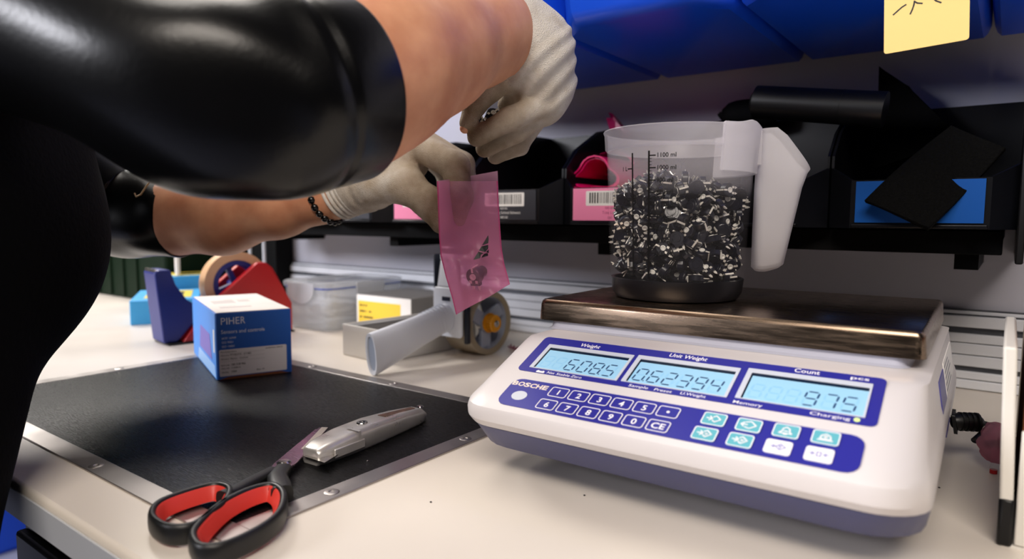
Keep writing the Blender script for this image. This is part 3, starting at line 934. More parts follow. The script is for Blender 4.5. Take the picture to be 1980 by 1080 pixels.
# ================================================================== MEASURING JUG
JC = Vector((0.0925, 0.0926, 0.1253))
jug = thing('measuring_jug', 'translucent plastic measuring jug full of small parts on the scale pan', 'jug', JC)
G().lathe_ring([(0.050, 0.0), (0.0555, 0.0008), (0.0590, 0.006), (0.0605, 0.0185), (0.0590, 0.0190), (0.0572, 0.0185), (0.0560, 0.004), (0.050, 0.003)], 72).build('foot_band', M_jbase, jug, smooth=40, label='smoky dark foot of the jug')
G().lathe([(0.0495, 0.0008), (0.0495, 0.003)], 48).build('bottom', M_jbase, jug)
rz = lambda z: 0.0608 + (z - 0.019) * 0.047
G().lathe_ring([(rz(0.0192), 0.0192), (rz(0.06), 0.06), (rz(0.134), 0.134), (rz(0.134) - 0.0014, 0.134), (rz(0.06) - 0.0014, 0.06), (rz(0.0192) - 0.0014, 0.0192)], 96).build('body', M_jug, jug, smooth=40)
G().lathe_ring([(rz(0.134), 0.1342), (0.0680, 0.1362), (0.0690, 0.1495), (0.0700, 0.1515), (0.0695, 0.1525), (0.0678, 0.1520), (0.0660, 0.1490), (0.0655, 0.1362), (rz(0.134) - 0.0016, 0.1342)], 96).build('rim', M_rim, jug, smooth=40, label='milky rim')
# hollow handle
HA = math.radians(23)
HM = Matrix.Rotation(HA, 4, 'Z')


def hring(z, r0_, r1_, hw, slant, n=36):
    """Rounded section of the handle; the outer side drops by slant."""
    out = []
    rm, rh = (r0_ + r1_) / 2, (r1_ - r0_) / 2
    for i in range(n):
        a = 2 * math.pi * i / n
        ca, sa = math.cos(a), math.sin(a)
        e = 0.55
        x = rm + rh * math.copysign(abs(ca) ** e, ca)
        y = hw * math.copysign(abs(sa) ** e, sa)
        k = (x - r0_) / (r1_ - r0_)
        out.append((x, y, z - slant * max(0, (k - 0.38) / 0.62)))
    return out


o_ = [hring(0.026, 0.0700, 0.0900, 0.012, -0.004), hring(0.029, 0.0670, 0.0935, 0.015, -0.004), hring(0.06, 0.0670, 0.0985, 0.0175, 0), hring(0.10, 0.0675, 0.1060, 0.0195, 0), hring(0.125, 0.068, 0.1100, 0.0205, 0.012), hring(0.152, 0.0685, 0.1120, 0.021, 0.036)]
i_ = [hring(0.1515, 0.0702, 0.1103, 0.0193, 0.036), hring(0.124, 0.0698, 0.1083, 0.0188, 0.012), hring(0.10, 0.0692, 0.1043, 0.018, 0), hring(0.06, 0.0688, 0.0968, 0.016, 0), hring(0.031, 0.0690, 0.0918, 0.0135, -0.004)]
G().loft(o_ + i_, M=HM).build('handle', M_handle, jug, smooth=50, label='milky white hollow handle')
G().prism([(0.0660, -0.0165), (0.0706, -0.0165), (0.0706, 0.0165), (0.0660, 0.0165)], 0.120, 0.1505, HM).build('handle_bridge', M_handle, jug, bevel=0.001)
vs_, fs_ = [], []
NB = 30
for i in range(NB + 1):
    a = HA - math.radians(59) + math.radians(118) * i / NB
    tz = 0.1535 + 0.0035 * math.exp(-((i / NB - 0.24) / 0.09) ** 2)
    e_ = 0.4 if i in (0, NB) else 1.0
    for r_, z_ in ((0.0676, 0.113), (0.0676 + .0008 * e_, 0.1135), (0.0706 + .0008 * e_, tz - .0008), (0.0698, tz), (0.0672, tz - .0006), (0.0640, 0.114)):
        vs_.append((r_ * math.cos(a), r_ * math.sin(a), z_))
for i in range(NB):
    for k in range(6):
        l = (k + 1) % 6
        fs_.append((6 * i + k, 6 * i + l, 6 * i + 6 + l, 6 * i + 6 + k))
fs_ += [(5, 4, 3, 2, 1, 0), tuple(6 * NB + k for k in range(6))]
G().add(vs_, fs_).build('handle_collar', M_collar, jug, smooth=40)
# step line under the rim and printed scale, bent round the wall


def bend(g, vs, fs, a0, zbase):
    out = []
    for x, y, z in vs:
        zz = zbase + y
        R = rz(zz) + 0.0003 + z
        a = a0 + x / rz(zz)
        out.append((R * math.cos(a), R * math.sin(a), zz))
    g.add(out, fs)


def bstrip(g, a0, x0, x1, z0, z1, n=1):
    vs, fs = [], []
    for i in range(n + 1):
        z = z0 + (z1 - z0) * i / n
        vs += [(x0, z, 0), (x1, z, 0)]
    fs = [(2 * i, 2 * i + 1, 2 * i + 3, 2 * i + 2) for i in range(n)]
    bend(g, vs, fs, a0, 0)


A2 = math.radians(-89.5)
A1 = math.radians(-103.8)
gp = G()
bstrip(gp, A2, -0.0008, 0.0008, 0.022, 0.1300, 8)
bstrip(gp, A1, -0.0008, 0.0008, 0.022, 0.1290, 8)
zt = lambda k: 0.0225 + (k - 1) * 0.01035
for k in range(1, 12):
    bstrip(gp, A2, 0.0008, 0.0060, zt(k) - 0.0005, zt(k) + 0.0005)
    vs, fs = text_mesh('%d ml' % (k * 100), 0.0036, bold=0.015)
    bend(gp, [(x + 0.0066, y - 0.0016, 0) for x, y, z in vs], fs, A2, zt(k))
    if k < 11:
        for q in (0.25, 0.5, 0.75): bstrip(gp, A2, 0.0008, 0.0026, zt(k + q) - 0.0002, zt(k + q) + 0.0002)
for fr_, lb in ((10, '1 L'), (7.5, '3/4'), (5, '1/2'), (2.5, '1/4')):
    z = zt(fr_)
    bstrip(gp, A1, -0.0055, -0.0008, z - 0.0005, z + 0.0005)
    vs, fs = text_mesh(lb, 0.0036, bold=0.015)
    bend(gp, [(x - 0.0125, y - 0.0016, 0) for x, y, z_ in vs], fs, A1, z)
gp.build('printed_scale', M_bprint, jug, recalc=False, label='black printed millilitre scale')
gv = G()
A0 = math.radians(-150)
for k in range(52):
    bstrip(gv, A0, 0, 0.003, 0.022 + k * 0.002, 0.023 + k * 0.002)
gv.build('side_scale', M_bprint, jug, recalc=False)

# ------------------------------------------------------------------ the trimmer potentiometers in the jug
N = 540
Rj = lambda z: rz(z) - 0.0014 - 0.0058
pts = np.zeros((N, 3))
ang = rng.uniform(0, 2 * np.pi, N)
rad = np.sqrt(rng.uniform(0, 1, N)) * 0.055
pts[:, 0], pts[:, 1], pts[:, 2] = rad * np.cos(ang), rad * np.sin(ang), rng.uniform(0.022, 0.105, N)
DM = 0.0118
ra = math.radians(36.4)


def ztop(p):
    s = p[:, 0] * math.cos(ra) + p[:, 1] * math.sin(ra)
    return 0.097 + 0.014 * np.exp(-((s + 0.018) / 0.030) ** 2) - 0.012 * np.clip((-s - 0.03) / 0.03, 0, 1)


for it in range(110):
    d = pts[:, None, :] - pts[None, :, :]
    dist = np.sqrt((d ** 2).sum(-1)) + np.eye(N)
    ov = np.clip(DM - dist, 0, None) * (1 - np.eye(N))
    pts += (d / dist[..., None] * ov[..., None] * 0.35).sum(1)
    r = np.hypot(pts[:, 0], pts[:, 1])
    lim = 0.0608 + (pts[:, 2] - 0.019) * 0.047 - 0.0099
    k = np.minimum(1, lim / np.maximum(r, 1e-6))
    pts[:, 0] *= k
    pts[:, 1] *= k
    pts[:, 2] = np.clip(pts[:, 2], 0.0095, None)
    zt_ = ztop(pts)
    pts[:, 2] = np.minimum(pts[:, 2], zt_)
tocam = np.array([CAM.x - JC.x, CAM.y - JC.y])
tocam /= np.hypot(*tocam)
r = np.hypot(pts[:, 0], pts[:, 1])
facing = (pts[:, 0] * tocam[0] + pts[:, 1] * tocam[1])
score = facing + 0.25 * np.clip(pts[:, 2] - ztop(pts) + 0.012, 0, 1)
front = np.where(r > 0, facing / np.maximum(r, 1e-6), 0)
score = np.where((r > 0.045) & (front > -0.25), 1.0 + front * 0.1, 0) + np.where(pts[:, 2] > ztop(pts) - 0.007, 0.9, 0)
order = np.argsort(-score)


def pot_parts():
    body = G().lathe([(0.0046, -0.0022), (0.0050, -0.0018), (0.0050, 0.0016), (0.0045, 0.0021)], 14).box(-0.0030, 0.0030, -0.0058, -0.0030, -0.0020, 0.0012)
    rot = G().lathe([(0.0020, 0.0021), (0.0020, 0.0027), (0.0011, 0.0027), (0.0009, 0.0022)], 10)
    pins = []
    for sx in (-0.0020, 0.0020):
        pins.append(G().box(sx - 0.0008, sx + 0.0008, -0.0080, -0.0058, -0.0003, 0.0001).box(sx - 0.0004, sx + 0.0004, -0.0090, -0.0080, -0.0003, 0.0001))
        pins[-1].box(sx - 0.0008, sx + 0.0008, -0.0040, -0.0022, 0.0021, 0.0024)
    pins.append(G().box(-0.0006, 0.0006, 0.0048, 0.0054, -0.0050, 0.0012).box(-0.0006, 0.0006, 0.0025, 0.0054, 0.0021, 0.0024))
    back = G().lathe([(0.0028, -0.0026), (0.0030, -0.0022)], 10)
    return [('body', body, M_pot), ('rotor', rot, M_rot)] + [('pin', p, M_pin) for p in pins] + [('back_disc', back, M_pot)]


proto = thing('trimmer_potentiometer', 'small black trimmer potentiometer with tinned pins heaped in the jug', 'potentiometer', (0, 0, 0), group='trimmer potentiometers in the jug')
for nm, gg, mm_ in pot_parts():
    gg.build(nm, mm_, proto, smooth=35)
lo = []
for n_, i in enumerate(order):
    e = Euler((rng.uniform(0, 6.28), rng.uniform(0, 6.28), rng.uniform(0, 6.28)))
    T = Matrix.Translation(JC + Vector(pts[i])) @ e.to_matrix().to_4x4() @ Matrix.Scale(1.26, 4)
    if n_ < 290:
        o = proto if n_ == 0 else copy_tree(proto)
        o.matrix_world = T
    else:
        lo.append(T)
gl = {}
for T in lo:
    for nm, gg, mm_ in pot_parts()[:3]:
        gl.setdefault(mm_.name, (G(), mm_))[0].add(gg.v, gg.f, T)
first = True
heap = thing('potentiometer_heap', 'inner mass of black trimmer potentiometers filling the jug', 'potentiometers', JC + Vector((0, 0, 0.02)))
heap['kind'] = 'stuff'
for k, (gg, mm_) in gl.items():
    o = gg.build('loose_parts', mm_, heap, world=True, recalc=False)
    o['kind'] = 'stuff'
# ================================================================== THINGS ON THE BENCH
def frame(origin, ang):
    return Matrix.Translation(Vector(origin)) @ Matrix.Rotation(math.radians(ang), 4, 'Z')


XZ = Matrix(((1, 0, 0, 0), (0, 0, -1, 0), (0, 1, 0, 0), (0, 0, 0, 1)))       # flat art -> upright front face

# ---- carton of sensors: local x along the front face, y towards the back
BM = frame((-0.4143, -0.0763, 0.0013), 69)
bx = thing('parts_carton', 'blue and white carton of sensors standing on the black mat', 'carton', M=BM)
w_, d_, h_ = 0.088, 0.195, 0.081
G().box(0, w_, 0, d_, 0, h_).build('carton_body', M_box, bx, bevel=0.0008)
G().box(0.001, w_ - 0.001, 0.001, d_ - 0.004, h_ + 0.0001, h_ + 0.0008).build('lid_panel', M_carton, bx, bevel=0.0003, label='white printed lid')
ls = G().box(-0.0009, -0.0001, 0.001, d_ - 0.001, 0.0005, h_ - 0.0005).build('side_panel', M_box_lit, bx, label='blue side painted lighter as if lit, with a violet print')
SX = Matrix(((0, 0, -1, -0.0010), (-1, 0, 0, 0), (0, 1, 0, 0), (0, 0, 0, 1)))
G().prism([(-0.130, 0.022), (-0.030, 0.020), (-0.045, 0.050), (-0.120, 0.052)], 0, 0.0002, SX).build('violet_print', M_boxv, ls)
G().prism([(-0.150, 0.002), (-0.004, 0.002), (-0.010, 0.016), (-0.140, 0.018)], 0, 0.0002, SX).build('pale_print', mat('carton_pale_blue', '9CC4F2', 0.5), ls)
G().prism(rrect(-0.016, -0.007, 0.032, 0.060, 0.001), 0, 0.0003, SX).build('side_sticker', M_paper, ls)
G().prism([(0.002, 0.0), (0.084, 0.0), (0.074, 0.003), (0.012, 0.003)], 0, 0.0002, XZ @ Matrix.Translation((0, 0, 0.0002))).build('flap_edge', M_brown, bx)
FM = XZ @ Matrix.Translation((0, 0, 0.0003))
M_cprint = mat('carton_print', 'E8ECF6', 0.5)
for s, x, wd in (('P', .0055, .0050), ('I', .0117, .0012), ('H', .0145, .0060), ('E', .0222, .0044), ('R', .0280, .0052)):
    gt = G()
    put_text(gt, s, x, 0.0670, 0.0085, wd, FM)
    gt.build('letter', M_cprint, bx, recalc=False)
gt = G()
put_text(gt, 'Sensors and controls', 0.0055, 0.0560, 0.0045, 0.050, FM)
for k, s in enumerate(('IATF 16949', 'ISO 9001', 'ISO 14001')):
    put_text(gt, s, 0.0060, 0.0490 - k * 0.0050, 0.0026, (0.016, 0.0125, 0.014)[k], FM)
gt.build('lettering', M_cprint, bx, recalc=False)
lb = G().prism(rrect(0.0025, 0.0815, 0.0040, 0.0365, 0.0015), 0, 0.0003, FM).build('paper_label', M_label, bx, label='white paper label with black print')
gt = G()
LM = FM @ Matrix.Translation((0, 0, 0.0004))
for s, x, y, hh, wd in (('Piher Sensing Systems', .004, .0330, .0016, .018), ('PT10LV10 - 271983', .015, .0285, .0023, .024), ('Plastic - Carbon', .015, .0240, .0018, .020), ('166 018 966', .016, .0165, .0026, .016), ('11304615', .016, .0128, .0018, .010), ('1000', .016, .0080, .0022, .0055),
                        ('Reference', .0045, .0288, .0015, .009), ('Description', .0045, .0243, .0015, .009), ('Batch code', .0045, .0168, .0015, .009), ('Date code', .0045, .0130, .0015, .009), ('Quantity', .0045, .0083, .0015, .008), ('AN AMPHENOL COMPANY', .056, .0333, .0015, .021), ('Box 10', .045, .0075, .0018, .009)):
    put_text(gt, s, x, y, hh, wd, LM, bold=0.01)
for y in (.0320, .0270, .0225): gt.prism([(.0045, y - .0004), (.055, y - .0004), (.055, y - .0003), (.0045, y - .0003)], 0, 0.0001, LM)
gt.build('label_print', M_bprint, lb, recalc=False)
gt = G()
for k, (a, b, c, d) in enumerate(((.012, .05, .040, .052), (.012, .034, .060, .061), (.045, .06, .10, .12), (.03, .07, .128, .131), (.012, .04, .09, .125))):
    gt.box(a, b, c, d, h_ + 0.0008, h_ + 0.0009)
gt.build('lid_print', mat('lid_faint_print', 'CFC6C0', 0.6), bx)

# ---- white tray with dark foam
TM = frame((-0.336, 0.114, 0), 85.5)
tr = thing('white_tray', 'low white box with dark inside lying behind the tape gun handle', 'box', M=TM)
G().ring([(0, 0), (0.185, 0), (0.185, 0.088), (0, 0.088)], [(0.003, 0.003), (0.182, 0.003), (0.182, 0.085), (0.003, 0.085)], 0.0005, 0.045).build('wall', M_tray, tr, bevel=0.0006)
G().box(0.002, 0.183, 0.002, 0.086, 0.0, 0.003).build('base', M_tray, tr)
G().box(0.0035, 0.1815, 0.0035, 0.0845, 0.0032, 0.0435).build('foam_insert', M_trayin, tr, label='dark foam insert')
G().box(0.004, 0.181, 0.060, 0.0842, 0.0436, 0.0444).build('grey_strip', M_greyc, tr)

# ---- clear food box
NM2 = frame((-0.578, 0.215, 0), 92)
fb = thing('food_container', 'clear plastic lidded box with blue seal behind the blue carton', 'container', M=NM2)


def rr3(x0, x1, y0, y1, r, z): return [(x, y, z) for x, y in rrect(x0, x1, y0, y1, r, 5)]


a0_ = [rr3(0.012, 0.183, 0.012, 0.118, 0.018, 0.001), rr3(0.008, 0.187, 0.008, 0.122, 0.020, 0.006), rr3(0.003, 0.192, 0.003, 0.127, 0.022, 0.074)]
b0_ = [rr3(0.0045, 0.1905, 0.0045, 0.1255, 0.021, 0.074), rr3(0.0095, 0.1855, 0.0095, 0.1205, 0.019, 0.007)]
G().loft(a0_ + b0_).build('tub', M_cbox, fb, smooth=40)
G().loft([rr3(0.0, 0.195, 0.0, 0.130, 0.024, 0.0765), rr3(-0.001, 0.196, -0.001, 0.131, 0.025, 0.084), rr3(0.004, 0.191, 0.004, 0.126, 0.022, 0.0865), rr3(0.016, 0.179, 0.016, 0.114, 0.018, 0.0865), rr3(0.018, 0.177, 0.018, 0.112, 0.018, 0.0835)]).build('lid', M_cbox, fb, smooth=40)
G().ring(rrect(0.002, 0.193, 0.002, 0.128, 0.022), rrect(0.006, 0.189, 0.006, 0.124, 0.02), 0.0742, 0.0764).build('seal', M_gask, fb, label='blue lid seal')
for nm, T in (('clip', Matrix(((0, 0, -1, -0.0015), (1, 0, 0, 0.065), (0, 1, 0, 0), (0, 0, 0, 1)))), ('clip', Matrix(((1, 0, 0, 0.098), (0, 0, 1, 0.1315), (0, 1, 0, 0), (0, 0, 0, 1)))), ('clip', Matrix(((1, 0, 0, 0.098), (0, 0, -1, -0.0015), (0, 1, 0, 0), (0, 0, 0, 1)))),):
    G().prism([(-0.034, 0.084), (-0.034, 0.076)] + [(0.034 * math.cos(a), 0.074 + 0.026 * math.sin(a)) for a in [math.pi + k * math.pi / 14 for k in range(1, 14)]] + [(0.034, 0.076), (0.034, 0.084)], 0, 0.002, T).build(nm, mat('clip_milky', 'E6E8EC', 0.3, thin=0.25), fb, bevel=0.0005)
gc = G()
for k in range(26):
    c = Vector((rng.uniform(0.03, 0.165), rng.uniform(0.03, 0.10), rng.uniform(0.016, 0.034)))
    e = Euler((rng.uniform(-.3, .3), rng.uniform(-.3, .3), rng.uniform(0, 6.28)))
    gc.lathe([(0.001, -0.006), (0.006, -0.005), (0.009, 0), (0.006, 0.005), (0.001, 0.006)], 10, Matrix.Translation(c) @ e.to_matrix().to_4x4() @ Matrix.Diagonal((2.0, 1.0, 0.7, 1)))
gc = gc.build('white_small_parts', M_cont, None, M=NM2, smooth=60)
tag(gc, 'heap of white small parts inside the clear food box', 'small parts', kind='stuff')

# ---- yellow-labelled grey box
yb = thing('labelled_box', 'grey box with yellow label behind the white tray', 'box', M=frame((-0.556, 0.262, 0), 1))
G().box(0, 0.128, 0, 0.125, 0, 0.067).build('carton_body', M_greyc, yb, bevel=0.001)
fc = G().box(0.0, 0.128, -0.001, -0.0002, 0.001, 0.066).build('front_card', M_paper, yb)
G().prism(rrect(0.004, 0.105, 0.002, 0.056, 0.001), 0, 0.0002, XZ @ Matrix.Translation((0, 0, 0.0011))).build('yellow_label', M_ylab, fc, label='yellow paper label')
gt = G()
for y, segs in ((0.047, ((.008, .014), (.016, .020), (.022, .026))), (0.037, ((.008, .020), (.022, .024), (.030, .036))), (0.027, ((.008, .013), (.017, .040)))):
    for a, b in segs: gt.prism([(a, y), (b, y), (b, y + .0028), (a, y + .0028)], 0.0014, 0.0015, XZ)
gt.build('label_print', mat('brown_print', '5A4A20', 0.6), fc)

# ---- tape gun
TG = frame((-0.288, 0.197, 0), -3)
tg = thing('tape_gun', 'white hand tape dispenser gun with clear roll and orange knob', 'tape gun', M=TG)


def oval(c, ww, hh, tilt, n=28):
    out = []
    for i in range(n):
        a = 2 * math.pi * i / n
        x = ww * math.copysign(abs(math.cos(a)) ** 0.9, math.cos(a))
        z = hh * math.copysign(abs(math.sin(a)) ** 0.8, math.sin(a))
        out.append((c[0] + x, c[1] + z * tilt, c[2] + z))
    return out


hp = [((0.006, -0.142, 0.0275), 0.0100, 0.0270, -0.10), ((0.006, -0.139, 0.0277), 0.0115, 0.0274, -0.10), ((0.005, -0.11, 0.034), 0.0112, 0.0250, -0.2), ((0.003, -0.06, 0.046), 0.0110, 0.0205, -0.35), ((0.001, -0.02, 0.055), 0.0110, 0.0185, -0.4), ((0.0, 0.002, 0.060), 0.012, 0.018, -0.4)]
inn = [((0.006, -0.1415, 0.0276), 0.0074, 0.0225, -0.10), ((0.006, -0.1395, 0.0278), 0.0068, 0.0215, -0.10)]
G().loft([oval(*h) for h in reversed(hp)] + [oval(*h) for h in inn]).build('handle', M_gun, tg, smooth=40)
G().loft([oval((0.006, -0.1396, 0.0278), 0.0067, 0.0214, -0.10), oval((0.006, -0.1400, 0.0277), 0.0067, 0.0214, -0.10)]).build('end_recess', M_gunin, tg, label='grey recess in the handle end')
gr = G()
for k in range(7):
    s = k / 6
    c = (0.0015 - 0.001 * s, -0.045 + 0.038 * s, 0.0500 + 0.0088 * s)
    gr.loft([oval((c[0], c[1] - 0.0008, c[2]), 0.0116, 0.0202, -0.38), oval((c[0], c[1] + 0.0008, c[2]), 0.0116, 0.0198, -0.38)])
gr.build('grip_rib', M_gun, tg, smooth=40)
G().prism(rrect(-0.030, 0.026, 0.030, 0.100, 0.006), 0, 0.004, Matrix(((1, 0, 0, 0), (0, 0, 1, 0.0), (0, 1, 0, 0), (0, 0, 0, 1)))).build('face_plate', M_gun, tg, bevel=0.0012)
G().box(-0.012, 0.004, -0.0006, 0.0005, 0.081, 0.087).build('plate_slot', M_gund, tg, bevel=0.0002)
G().prism([(-0.023, 0.101), (0.022, 0.101), (0.012, 0.138), (-0.016, 0.138)], 0.001, 0.006, Matrix(((1, 0, 0, 0), (0, 0, 1, 0.0), (0, 1, 0, 0), (0, 0, 0, 1)))).build('brake_plate', M_gun, tg, bevel=0.001)
G().box(-0.016, 0.012, 0.000, 0.040, 0.1385, 0.147).build('cutter_head', M_gun, tg, bevel=0.0015)
G().box(-0.019, 0.015, 0.003, 0.050, 0.1475, 0.158).build('cutter_guard', M_gund, tg, bevel=0.004)
G().prism([(0.0045, 0.03), (0.085, 0.045), (0.06, 0.09), (0.055, 0.146), (0.004, 0.146), (0.0045, 0.100)], -0.0335, -0.0305, Matrix(((0, 0, 1, 0), (1, 0, 0, 0), (0, 1, 0, 0), (0, 0, 0, 1)))).build('side_frame', M_gund, tg, bevel=0.0008, label='dark steel side frame')
G().prism([(0.004, 0.022), (0.012, 0.022), (0.012, 0.075), (0.004, 0.075)], 0.0262, 0.033, Matrix(((0, 0, 1, 0), (1, 0, 0, 0), (0, 1, 0, 0), (0, 0, 0, 1)))).build('dark_guard', M_gund, tg, bevel=0.002)
AX = Matrix(((0, 0, 1, -0.020), (1, 0, 0, 0.056), (0, 1, 0, 0.0465), (0, 0, 0, 1)))
ro = G().lathe_ring([(0.038, 0.0), (0.0462, 0.0), (0.0464, 0.001), (0.0464, 0.049), (0.0462, 0.050), (0.038, 0.050)], 64, AX).build('tape_roll', M_clear, tg, smooth=40, label='roll of clear packing tape')
G().lathe_ring([(0.0372, 0.002), (0.0378, 0.002), (0.0378, 0.048), (0.0372, 0.048)], 48, AX).build('core', M_hub, ro, smooth=40)
hb = G().lathe([(0.012, 0.040), (0.014, 0.042), (0.014, 0.046), (0.010, 0.047)], 32, AX)
for k in range(3):
    a = k * 2 * math.pi / 3 + 0.5
    hb.add(*(lambda p: (p.v, p.f))(G().box(0.008, 0.0368, -0.010, 0.010, 0.036, 0.043)), AX @ Matrix.Rotation(a, 4, 'Z'))
hb.build('hub', M_hub, tg, bevel=0.001, label='grey spoked hub')
kn = [(0.0118 + 0.0009 * (i % 2)) for i in range(36)]
KR = lambda z, s: [(kn[i] * s * math.cos(i * math.pi / 18), kn[i] * s * math.sin(i * math.pi / 18), z) for i in range(36)]
G().loft([KR(0.0472, 1.15), KR(0.050, 1.15), KR(0.0503, 1.0), KR(0.060, 1.0), KR(0.0612, 0.9)], M=AX).build('knob', M_orange, tg, smooth=30, label='orange ribbed knob')
G().lathe([(0.0050, 0.0613), (0.0050, 0.0625), (0.003, 0.0632)], 16, AX).build('axle_nut', M_chrome, tg, smooth=40)
# twisted pink thread beyond the roll
a, b = at(985, 668, z=0.004), at(1040, 690, z=0.004)
t = thing('pink_thread', 'twisted pinkish thread lying between tape roll and scale', 'thread', (a.x, a.y, 0))
for s in (0, math.pi):
    G().tube([a.lerp(b, k / 20) + Vector((0, 0.003 * math.cos(k * 1.3 + s), 0.0026 * math.sin(k * 1.3 + s))) for k in range(21)], 0.0012, 6).build('strand', M_pinkp, t, world=True, smooth=60)

# ---- desk tape dispenser
dl = 80
DM_ = frame(at(306, 663, z=0), dl)
td = thing('tape_dispenser', 'red and navy desk tape dispenser with tan tape roll', 'tape dispenser', M=DM_)
SI = lambda y: Matrix(((1, 0, 0, 0), (0, 0, 1, y), (0, 1, 0, 0), (0, 0, 0, 1)))
redp = [(0.026, 0.003), (0.205, 0.003), (0.205, 0.050), (0.172, 0.112), (0.160, 0.122), (0.146, 0.122), (0.080, 0.068), (0.060, 0.048)]
for y0 in (-0.036, 0.024):
    G().prism(redp, 0, 0.012, SI(y0)).build('side_cheek', M_red, td, bevel=0.002, label='red side cheek')
G().box(0.026, 0.205, -0.0235, 0.0235, 0.003, 0.030).build('ballast', M_red, td)
G().box(0.004, 0.208, -0.038, 0.038, 0.0, 0.0028).build('base_pad', M_black, td, bevel=0.001)
navp = [(0.004, 0.003), (0.024, 0.003), (0.070, 0.050), (0.045, 0.068), (0.032, 0.092), (0.027, 0.116), (0.010, 0.116), (0.004, 0.112)]
G().prism([(x - 0.0040 - 0.010 * max(0, (z - 0.02)) / 0.1, z) for x, z in navp], 0, 0.056, SI(-0.028)).build('cutter_head', M_navy, td, bevel=0.002, label='navy cutter head')
G().box(-0.008, -0.0055, -0.024, 0.024, 0.106, 0.1175).build('cutter_blade', M_chrome, td)
AXD = Matrix(((1, 0, 0, 0.122), (0, 0, 1, -0.0125), (0, 1, 0, 0.086), (0, 0, 0, 1)))
ro = G().lathe_ring([(0.040, 0.0), (0.054, 0.0), (0.054, 0.025), (0.040, 0.025)], 48, AXD).build('tape_roll', M_tan, td, smooth=40, label='roll of tan tape')
hb = G().lathe_ring([(0.031, 0.001), (0.0395, 0.001), (0.0395, 0.024), (0.031, 0.024)], 40, AXD)
for k in range(4):
    hb.add(*(lambda p: (p.v, p.f))(G().box(0.004, 0.032, -0.004, 0.004, 0.008, 0.018)), AXD @ Matrix.Rotation(k * math.pi / 2 + .4, 4, 'Z'))
hb.build('hub', M_navy, td, bevel=0.0008)
G().tube([AXD @ Vector((0, 0, -0.0125)), AXD @ Vector((0, 0, 0.0375))], 0.005, 16).build('axle', M_navy, td)

# ---- light blue carton
cb = thing('sky_blue_carton', 'sky blue carton behind the navy tape cutter, yellow print on top', 'carton', M=frame(at(252, 629, z=0), 60))
G().box(0, 0.115, 0, 0.19, 0, 0.045).build('carton_body', M_sky, cb, bevel=0.0015)
G().box(0.02, 0.10, 0.03, 0.16, 0.0451, 0.0455).build('yellow_print', mat('carton_yellow', 'E8D046', 0.5), cb)
G().box(0.035, 0.085, 0.05, 0.13, 0.0456, 0.0459).build('black_print', M_bprint, cb)
cb2 = thing('sky_blue_carton', 'second sky blue carton with yellow opening, behind the red cheek', 'carton', M=frame(at(330, 600, z=0), 75))
G().box(0.0, 0.10, 0, 0.10, 0, 0.072).build('carton_body', M_sky, cb2, bevel=0.0015)
G().ring([(0.012, 0.008), (0.095, 0.008), (0.095, 0.092), (0.012, 0.092)], [(0.030, 0.022), (0.080, 0.022), (0.080, 0.078), (0.030, 0.078)], 0.0721, 0.0727).build('yellow_print', mat('carton_yellow2', 'E8D046', 0.5), cb2)
G().box(0.031, 0.079, 0.023, 0.077, 0.0721, 0.0724).build('black_print', M_bprint, cb2)

# ---- scissors, lying from the bench over the mat frame
ZS = 0.0018
pv = at(549, 899, z=0.006)
tp = at(622, 833, z=0.004)
dr = Vector((tp.x - pv.x, tp.y - pv.y, 0)).normalized()
sd = Vector((dr.y, -dr.x, 0))
sc = thing('scissors', 'black scissors with red lined finger loops lying half on the mat', 'scissors', (pv.x, pv.y, 0))


def PS(s, t_, z): return Vector((pv.x, pv.y, 0)) + dr * s + sd * t_ + Vector((0, 0, z))


bl = (tp - pv).length
for n_, (o1, o2, z) in enumerate(((-0.010, 0.006, 0.0036), (-0.005, 0.0075, 0.0060))):
    P_ = [(-0.016, -0.006), (0.0, -0.0078), (bl * 0.5, -0.0060), (bl, -0.0022), (bl, 0.0062), (bl * 0.5, 0.0085), (0.0, 0.0085), (-0.016, 0.006)]
    if n_ == 0: P_ = [(s + 0.002, -t_ * 0.9 - 0.001) for s, t_ in reversed(P_)]
    gg = G().add([PS(s, t_, z) for s, t_ in P_] + [PS(s, t_, z + 0.0016) for s, t_ in P_], [tuple(range(7, -1, -1)), tuple(range(8, 16))] + [(i, (i + 1) % 8, 8 + (i + 1) % 8, 8 + i) for i in range(8)])
    bo = gg.build('blade', M_blade, sc, world=True, bevel=0.0003)
    if n_ == 1:
        P_ = [(bl * 0.36, 0.0018), (bl * 0.995, 0.0002), (bl * 0.995, 0.0060), (bl * 0.36, 0.0082)]
        G().add([PS(s, t_, 0.0077) for s, t_ in P_] + [PS(s, t_, 0.0079) for s, t_ in P_], [(3, 2, 1, 0), (4, 5, 6, 7), (0, 1, 5, 4), (1, 2, 6, 5), (2, 3, 7, 6), (3, 0, 4, 7)]).build('ground_edge', mat('ground_steel', 'D2C8BE', 0.35, 0.35), bo, world=True, label='bright ground edge of the blade')
G().lathe([(0.0056, 0.0077), (0.0056, 0.0086), (0.0040, 0.0098), (0.0012, 0.0099)], 24, Matrix.Translation((pv.x, pv.y, 0))).build('pivot_screw', M_chrome, sc, world=True, smooth=30)


